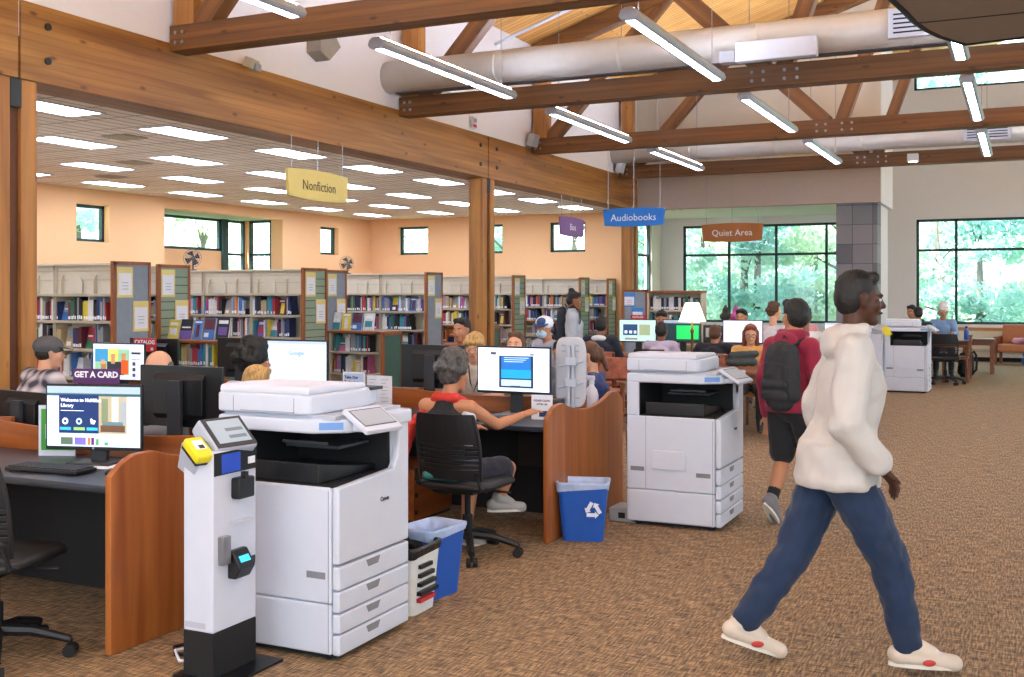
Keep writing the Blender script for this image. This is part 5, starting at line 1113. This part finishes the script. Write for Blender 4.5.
# -- seated woman with grey hair
FJ=dict(hed=(.0,.10,1.20),nek=(0,.04,1.05),elR=(.27,.20,.87),wrR=(.35,.40,.92),elL=(-.21,.14,.8),wrL=(-.1,.42,.80),shR=(.17,.03,.99),shL=(-.17,.01,.99),knR=(.22,.42,.55),anR=(.17,.38,.33),toR=(.26,.47,.28),anL=(.02,.2,.12),knL=(-.04,.36,.50),toL=(.04,.32,.04))
wm=mat('white knit','#d8d6da',.85); bk=mat('black perforated knit','#1a1b20',.85,var=.5,scale=90)
t,P,g,RM,tp,body=person('grey-haired woman in a black sleeveless top and red scarf seated at the carrel',(-3.26,5.93,-.03),-6,'sit',FJ,.95,'tan','grey','curly',bk,'#1d212e',0,'shorts',.008,(-18,-8),shoe='#9a9a98',fem=1,up=(0,0,1),hairscale=1.12,curl=.35)
sc1=MB(); 
sc1.cap(P['nek']+V(-.07,-.04,.0),P['nek']+V(.07,-.04,.0),.035,.035); sc1.cap(P['nek']+V(.07,-.04,0),P['nek']+V(.07,.06,-.03),.035,.03); sc1.cap(P['nek']+V(-.07,-.04,0),P['nek']+V(-.13,-.0,-.05),.038,.035)
sc1.cap(P['nek']+V(-.13,0,-.05),(-.25,-.04,.85),.04,.035,1.4,(0,1,0)); sc1.cap((-.25,-.04,.85),(-.29,-.2,.46),.03,.035,1.8,(0,1,0))
remesh(sc1,'scarf',t,mat('scarf red','#c9342a',.8,var=.1,bump=.3,bscale=30),.009,3,.006,.03)
MB().m(wm).cap(P['shR']+V(-.01,.0,-.03),(.15,.03,.78),.05,.05).build('undershirt',t,smooth=True)
bgs=thing('fabric_bag','dark green and blue bag lying on the woman\'s office chair seat','bag',(-3.2,5.83,.48)); mb=MB(); mb.cap((-.1,-.08,.03),(.1,-.08,.03),.03,.03); remesh(mb,'bag_body',bgs,mat('bag teal','#2c6a66',.8),.012,2)
# -- others
PL=plaid()
t,P,g,RM,tp,body=person('man in grey cap and plaid shirt seated at far left, back turned',(-6.58,5.75,-.04),-18,'sit',None,1.02,'light','dark','capback',PL,'#2a2c33',1,'long',.012,(-14,-4),loose=.02,fat=1.15); cap_(t,g,RM,'#55565a'); 
t,P,g,RM,tp,body=person('balding grey-haired man behind the near black monitor',(-5.12,5.5,-.03),165,'sit',None,.97,'light','grey','bald','#6d7078','#2a2c33',1,'long',.012,(0,-18))
person('person with thick curly dark hair seated by the Google monitor',(-4.9,6.05,-.06),-5,'sit',None,1.0,'tan','black','curly','#cdd3e0','#2a2c33',1,'long',.012,(-35,0),hairscale=1.22)
person('child with short blond hair just above the near copier lid',(-4.25,5.45,0),10,'sit',None,.95,'light','blond','short','#7b8794','#2a2c33',.4,'long',.012,(-20,-10),hairscale=1.06,vox=.012) if False else person('child with short blond hair just above the near copier lid',(-4.3,5.35,-.02),10,'sit',None,.9,'light','blond','short','#7b8794','#2a2c33',.4,'long',.012,(-20,-10),hairscale=1.06)
t,P,g,RM,tp,body=person('blond boy in a pale shirt looking down behind the monitors',(-4.17,8.1,-.0),200,'sit',None,.98,'light','blond','fringe','#cfc8be','#2a2c33',.4,'long',.01,(-10,-14))
MB().m(BLACKP).tube([P['nek']+V(-.05,.06,-.0),P['che']+V(-.03,.14,.02),P['che']+V(0,.15,-.06),P['che']+V(.03,.14,.02),P['nek']+V(.05,.06,0)],.006,6).build('lanyard',t)
person('dark-haired person behind the blond boy left of the timber post',(-5.16,9.75,0),190,'sit',None,1.04,'tan','black','short','#a8432f','#2a2c33',1,'long',.014,(-15,0))
person('girl with long brown hair looking up behind the bright monitor',(-3.99,8.6,0),165,'sit',None,.97,'light','brown','long','#b98f92','#2a2c33',.4,'long',.012,(25,14))
person('person with short black hair low behind the bright monitor',(-3.55,8.55,0),180,'sit',None,.93,'tan','black','short','#6a6f7a','#2a2c33',1,'long',.014,(10,-15))
LJ=dict(STAND); LJ={k:(v[0],v[1],v[2]-.24 if v[2]>.8 else v[2]) for k,v in STAND.items()}; LJ.update(che=(0,.10,1.02),nek=(0,.16,1.17),hed=(0,.21,1.31),shL=(-.2,.14,1.13),shR=(.2,.14,1.13),elL=(-.28,.2,.88),elR=(.28,.2,.88),wrL=(-.1,.36,.86),wrR=(.1,.36,.86),wai=(0,.03,.86),pel=(0,-.04,.7),hiL=(-.09,-.04,.68),hiR=(.09,-.04,.68),knL=(-.12,.16,.42),knR=(.12,.16,.42))
t,P,g,RM,tp,body=person('person in a cap and blue face mask wearing a grey T-shirt',(-4.22,10.05,0),150,'stand',LJ,.97,'tan','dark','capback','#aab0c0','#2a2c33',.45,'long',.012,(30,-5)); cap_(t,g,RM,'#dfe3ea',False,'#27406e')
MB().m(mat('mask blue','#a9cfe6',.8)).ell(g(0,.062,-.05),.055,.05,.048,RM,14,10).build('face_mask',t,smooth=True); MB().m(mat('cap front','#31507f',.7)).ell(g(0,.055,.07),.055,.05,.045,RM,12,8).build('cap_front_panel',t,smooth=True)
HJ={}
t,P,g,RM,tp,body=person('standing person in a grey hoodie with hair in a bun beside the bookcases',(-5.1,12.55,0),-70,'stand',None,.95,'brown','black','bun','#a9b0bb','#23262e',1,'long',.012,(0,-14),loose=.02,hoodb=True)
backpack('dark backpack worn by the person in the grey hoodie',(-5.15,12.54,.98),-70,'#1b1f2a',True,.95)
t,P,g,RM,tp,body=person('person in navy jacket with white collar facing the distant library page monitor',(-5.1,13.5,0),0,'sit',None,.99,'brown','black','short','#1b2130','#2a2c33',1,'long',.014,(0,0),loose=.02,fat=1.1); MB().m(PAPER).ell(P['nek']+V(0,-.075,-.01),.11,.05,.045).build('white_collar',t,smooth=True)
person('woman in a navy T-shirt beside the white spray bottle',(-3.36,8.8,-.12),95,'sit',dict(wrR=(.06,.3,.9),wrL=(-.06,.3,.86)),1.0,'light','brown','pony','#24366b','#c9ccd2',.4,'long',.012,(10,-10),fem=1)
woodchair('white-armed chair of the woman in the navy T-shirt',(-3.35,8.85,0),95)
person('dark-haired person at the computer table beside the red strip sign monitor',(-4.93,15.75,0),175,'sit',None,1.03,'tan','black','short','#23262e','#2a2c33',1,'long',.014,(15,-20))
person('person in a lilac shirt with dark hair seated on an office chair, back turned',(-4.3,13.6,-.03),0,'sit',None,.96,'brown','black','short','#c3b6cf','#2a2c33',.5,'long',.014,(0,-6),loose=.015,hairscale=1.05)
person('person in a black jacket with short brown hair, back turned',(-3.6,13.65,-.07),0,'sit',dict(elL=(-.32,.1,.8),elR=(.32,.1,.8)),.97,'tan','brown','short','#14171f','#2a2c33',1,'long',.014,(0,-6),loose=.03,fat=1.25)
person('dark-haired person facing us right of the white-screen monitor',(-3.85,16.2,0),190,'sit',None,1.05,'tan','black','short','#8f99ab','#2a2c33',1,'long',.014,(-15,-5))
t,P,g,RM,tp,body=person('woman with red-brown hair and glasses seated at the brown table',(-3.0,13.1,-.06),190,'sit',dict(wrL=(-.16,.36,.84),wrR=(.16,.36,.84)),.99,'light','red','long','#d9a15a','#2a2c33',1,'long',.012,(5,-12),fem=1); glasses(t,g)
lp=thing('laptop_bag','dark grey bag standing open on the brown table before the glasses woman','bag',(-2.98,12.6,.752),12); mb=MB(); mb.cap((-.15,0,.06),(.12,0,.06),.05,.05); mb.cap((-.12,0,.14),(.15,.02,.16),.045,.04); remesh(mb,'bag_body',lp,mat('bag grey green','#3c4444',.8),.012,3,.006,.05)
person('person in a white shirt with light brown hair, back turned, left of the maroon hoodie',(-3.38,16.1,0),-20,'sit',dict(hed=(0,.07,1.24)),1.08,'light','brown','curly','#e4e0e0','#2a2c33',.6,'long',.014,(-30,0),hairscale=.95)
person('person with short black hair and white shirt seated right of the boy',(-2.52,14.0,0),10,'sit',dict(hed=(0,.07,1.22)),1.07,'brown','black','short','#d9d6d4','#2a2c33',.6,'long',.014,(-10,0))
person('person in a pinkish shirt seated beyond, just left of the beige lampshade',(-3.05,17.1,0),60,'sit',dict(hed=(0,.07,1.22)),1.06,'tan','black','short','#c9858a','#2a2c33',.6,'long',.014,(0,-5))
person('dark-haired person leaning beyond the distant copier',(-1.75,21.1,0),20,'sit',None,1.03,'tan','black','short','#1c2028','#2a2c33',1,'long',.014,(0,-15))
person('farther dark-haired person in black near the big right window',(-2.0,22.75,0),160,'sit',None,1.05,'tan','black','short','#202530','#2a2c33',1,'long',.014,(0,-10))
person('elderly person with a white head wrap and pale blue shirt by the right window',(-1.45,22.75,0),185,'sit',None,1.05,'tan','white','headwrap','#86a6cf','#2a2c33',1,'long',.014,(0,-5))
t=thing('water_bottle','blue drinking bottle on the far table near the right window','bottle',(-.99,21.9,.75)); MB().m(mat('bottle blue','#1f4fae',.3)).lathe([(.04,0),(.045,.01),(.045,.17),(.02,.21)],n=16).build('bottle_body',t,smooth=True); MB().m(BLACKP).lathe([(.022,.21),(.022,.25)],n=12).build('bottle_cap',t)
backpack('black backpack lying on the carpet by the far table',(-1.0,22.55,0),200,'#15161a',True,1.0)
for x,c,l in ((-4.6,'#3a3f3a','dark knitted hat of someone beyond the lamp'),(-4.42,'#c25a9a','pink knitted hat of someone beyond the lamp')):
    t=thing('knitted_hat',l,'hat',(x,18.2,1.22)); mb=MB(); mb.ell((0,0,.0),.1,.1,.08); mb.ell((0,0,.09),.06,.06,.08); mb.ell((0,0,.17),.025,.025,.03); remesh(mb,'hat_knit',t,mat('knit '+c,c,.9,bump=.4,bscale=60),.012,2)
for x,c,l in ((-4.6,'black','person in a dark knitted hat seated at the far window table'),(-4.42,'brown','person in a pink knitted hat seated at the far window table')):
    person(l,(x+.02,18.28,0),180+(20 if c=='black' else -30),'sit',dict(hed=(0,.05,1.15)),1.0,'tan',c,'short','#4a4f58','#2a2c33',1,'long',.015,(0,-8),hairscale=.95)
# items by armchair
t=thing('tote_bag','blue and white tote bag on the floor beside the far right armchair','bag',(.12,26.75,0)); mb=MB(); mb.cap((-.1,0,.1),(.1,0,.1),.1,.1); mb.cap((-.08,0,.24),(.12,0,.24),.09,.07); remesh(mb,'bag_body',t,mat('tote blue','#2a5fae',.7,var=.6,scale=14),.014,3,.012,.06)
t=thing('pink_blanket','pale pink clothing lying on the far right armchair','clothing',(.0,27.0,.5)); mb=MB(); mb.cap((-.2,0,.04),(.25,.05,.06),.07,.06); mb.cap((0,-.1,.06),(.2,-.12,.1),.06,.06); remesh(mb,'folded_cloth',t,mat('cloth pink','#dba7c4',.85,var=.15),.014,3,.01,.05)
# small items on desks
o=MB().m(PAPER).box((0,0,.001),(.21,.29,.002),(0,0,15)).build('paper_sheet'); o.location=(-3.8,7.05,.752); tag(o,'white papers on the desk left of the bright monitor','paper')
# ================================================================ OUTSIDE
grass=mat('outdoor grass','#9fb880',.9,var=.3,scale=2)
for n,(x0,x1,y0,y1) in enumerate(((-70,60,28.5,90),(-70,-17.7,-10,28.5))):
    struct(MB().m(grass).bb(x0,x1,y0,y1,-.3,-.15).build('ground_outside'))
def leafmat(n,c):
    m=mat(n,c,.7,var=.35,scale=1.2); nt=m.node_tree; b=nt.nodes['Principled BSDF']; o=[q for q in nt.nodes if q.type=='OUTPUT_MATERIAL'][0]
    tr=nt.nodes.new('ShaderNodeBsdfTranslucent'); tr.inputs[0].default_value=lin(c); mx=nt.nodes.new('ShaderNodeMixShader'); mx.inputs[0].default_value=.5
    nt.links.new(b.outputs[0],mx.inputs[1]); nt.links.new(tr.outputs[0],mx.inputs[2]); nt.links.new(mx.outputs[0],o.inputs[0]); return m
LM=[leafmat('leaves pale green','#cde4d8'),leafmat('leaves teal green','#b2d6cf'),leafmat('leaves yellow green','#d9e8cf')]
def tree(seed,h,w,mi,low=.8):
    r=random.Random(seed); t=thing('tree','x','tree'); tr=MB().m(mat('bark','#6d6a60',.9)); tr.tube([(0,0,-.2),(r.uniform(-.1,.1),0,h*.3),(r.uniform(-.2,.2),0,h*.6),(0,0,h*.9)],[.16,.13,.09,.03],8)
    cl=[]
    for k in range(26):
        a=r.uniform(0,2*PI); z=r.uniform(low,h); q=w*(1-.55*(z/h))*r.uniform(.3,1); cl.append((V(math.cos(a)*q,math.sin(a)*q,z),r.uniform(.5,1.0)*w*.42))
        if k%4==0: tr.tube([(0,0,z*.75),cl[-1][0]],[.05,.015],6)
    tr.build('trunk',t); mb=MB().m(LM[mi])
    for c,s in cl:
        for _ in range(240):
            d=V(r.gauss(0,1),r.gauss(0,1),r.gauss(0,1)).normalized()*s*(r.random()**.4); p=c+V(d.x,d.y,d.z*.7); n=V(r.gauss(0,1),r.gauss(0,1),r.gauss(0,1)).normalized(); a=n.orthogonal().normalized()*r.uniform(.06,.14); b=n.cross(a)*.55
            mb.v+=[p-a,p+b,p+a,p-b]; k=len(mb.v); mb.f.append((k-4,k-3,k-2,k-1)); mb.mi.append(0)
    mb.build('foliage',t); return t
base=[tree(1,7.5,2.6,0,.3),tree(2,6.5,2.4,1,.2),tree(3,5.0,2.3,2,.1)]
spots=[]
rt=random.Random(11)
side=[]
for k in range(15): side.append((-13+k*1.75+rt.uniform(-.4,.4),31.8+rt.uniform(0,1.6) if k%2 else 34.5+rt.uniform(0,2),rt.uniform(.75,1.15),k%3,'back'))
for k in range(9): side.append((-12+k*3.2,39+rt.uniform(0,2),rt.uniform(1.2,1.5),(k+1)%3,'far'))
for k in range(8): side.append((-21.5-rt.uniform(0,2.5),11+k*2.1,rt.uniform(.8,1.1),(k*2)%3,'left'))
for k in range(6): side.append((-20+k*2.6,29.6+rt.uniform(0,1.5),rt.uniform(.8,1.0),(k+2)%3,'backl'))
cnt={}
used=[False]*3
side.append((-19.5,25.6,.6,0,'left'))
for x,y,s,b,g_ in side:
    cnt[g_]=cnt.get(g_,0)+1; n=NUM[cnt[g_]-1]
    lab={'back':'leafy tree outside the big back windows, %s from the left in the near line'%n,'far':'tall leafy tree in the farther line outside the back windows, %s from the left'%n,'left':'leafy tree outside the peach left wall windows, %s from the camera'%n,'backl':'leafy tree outside the small windows of the peach back wall, %s from the left'%n}[g_]
    rz=rt.uniform(0,360)
    if not used[b]: o=base[b]; used[b]=True; o['label']=lab
    else: o=dup(base[b],label=lab)
    o.location=(x,y,-.15); o.rotation_euler=(0,0,R(rz)); o.scale=(s,s,s); o['group']='trees outside the windows'
# ================================================================ LIGHT + CAMERA
w=bpy.data.worlds.new('World'); SC.world=w; w.use_nodes=True; N=w.node_tree.nodes; L=w.node_tree.links; bg=N['Background']
tc=N.new('ShaderNodeTexCoord'); sp=N.new('ShaderNodeSeparateXYZ'); L.new(tc.outputs['Generated'],sp.inputs[0]); rp=N.new('ShaderNodeValToRGB'); L.new(sp.outputs[2],rp.inputs[0])
rp.color_ramp.elements[0].color=(.85,.95,1,1); rp.color_ramp.elements[1].color=(.55,.75,1,1); L.new(rp.outputs[0],bg.inputs[0]); bg.inputs[1].default_value=4.2
sun=bpy.data.lights.new('sun','SUN'); sun.energy=26; sun.angle=R(3); so=bpy.data.objects.new('sun',sun); COL.objects.link(so); so.rotation_euler=(R(26),R(-14),0)
cam=bpy.data.cameras.new('camera'); cam.sensor_width=36; cam.lens=36*1084/1024; cam.shift_y=-45.5/1024; cam.clip_end=300
co=bpy.data.objects.new('camera',cam); COL.objects.link(co); co.location=(0,0,1.62); co.rotation_euler=(R(90),0,R(25.33)); SC.camera=co
SC.view_settings.view_transform='Standard'; SC.view_settings.look='None'; SC.view_settings.gamma=1; SC.view_settings.use_curve_mapping=False; SC.view_settings.exposure=.2
SC.cycles.max_bounces=8; SC.cycles.diffuse_bounces=4; SC.cycles.transparent_max_bounces=12

bpy.data.scenes.remove(TS); bpy.data.batch_remove(JUNK+TMP)
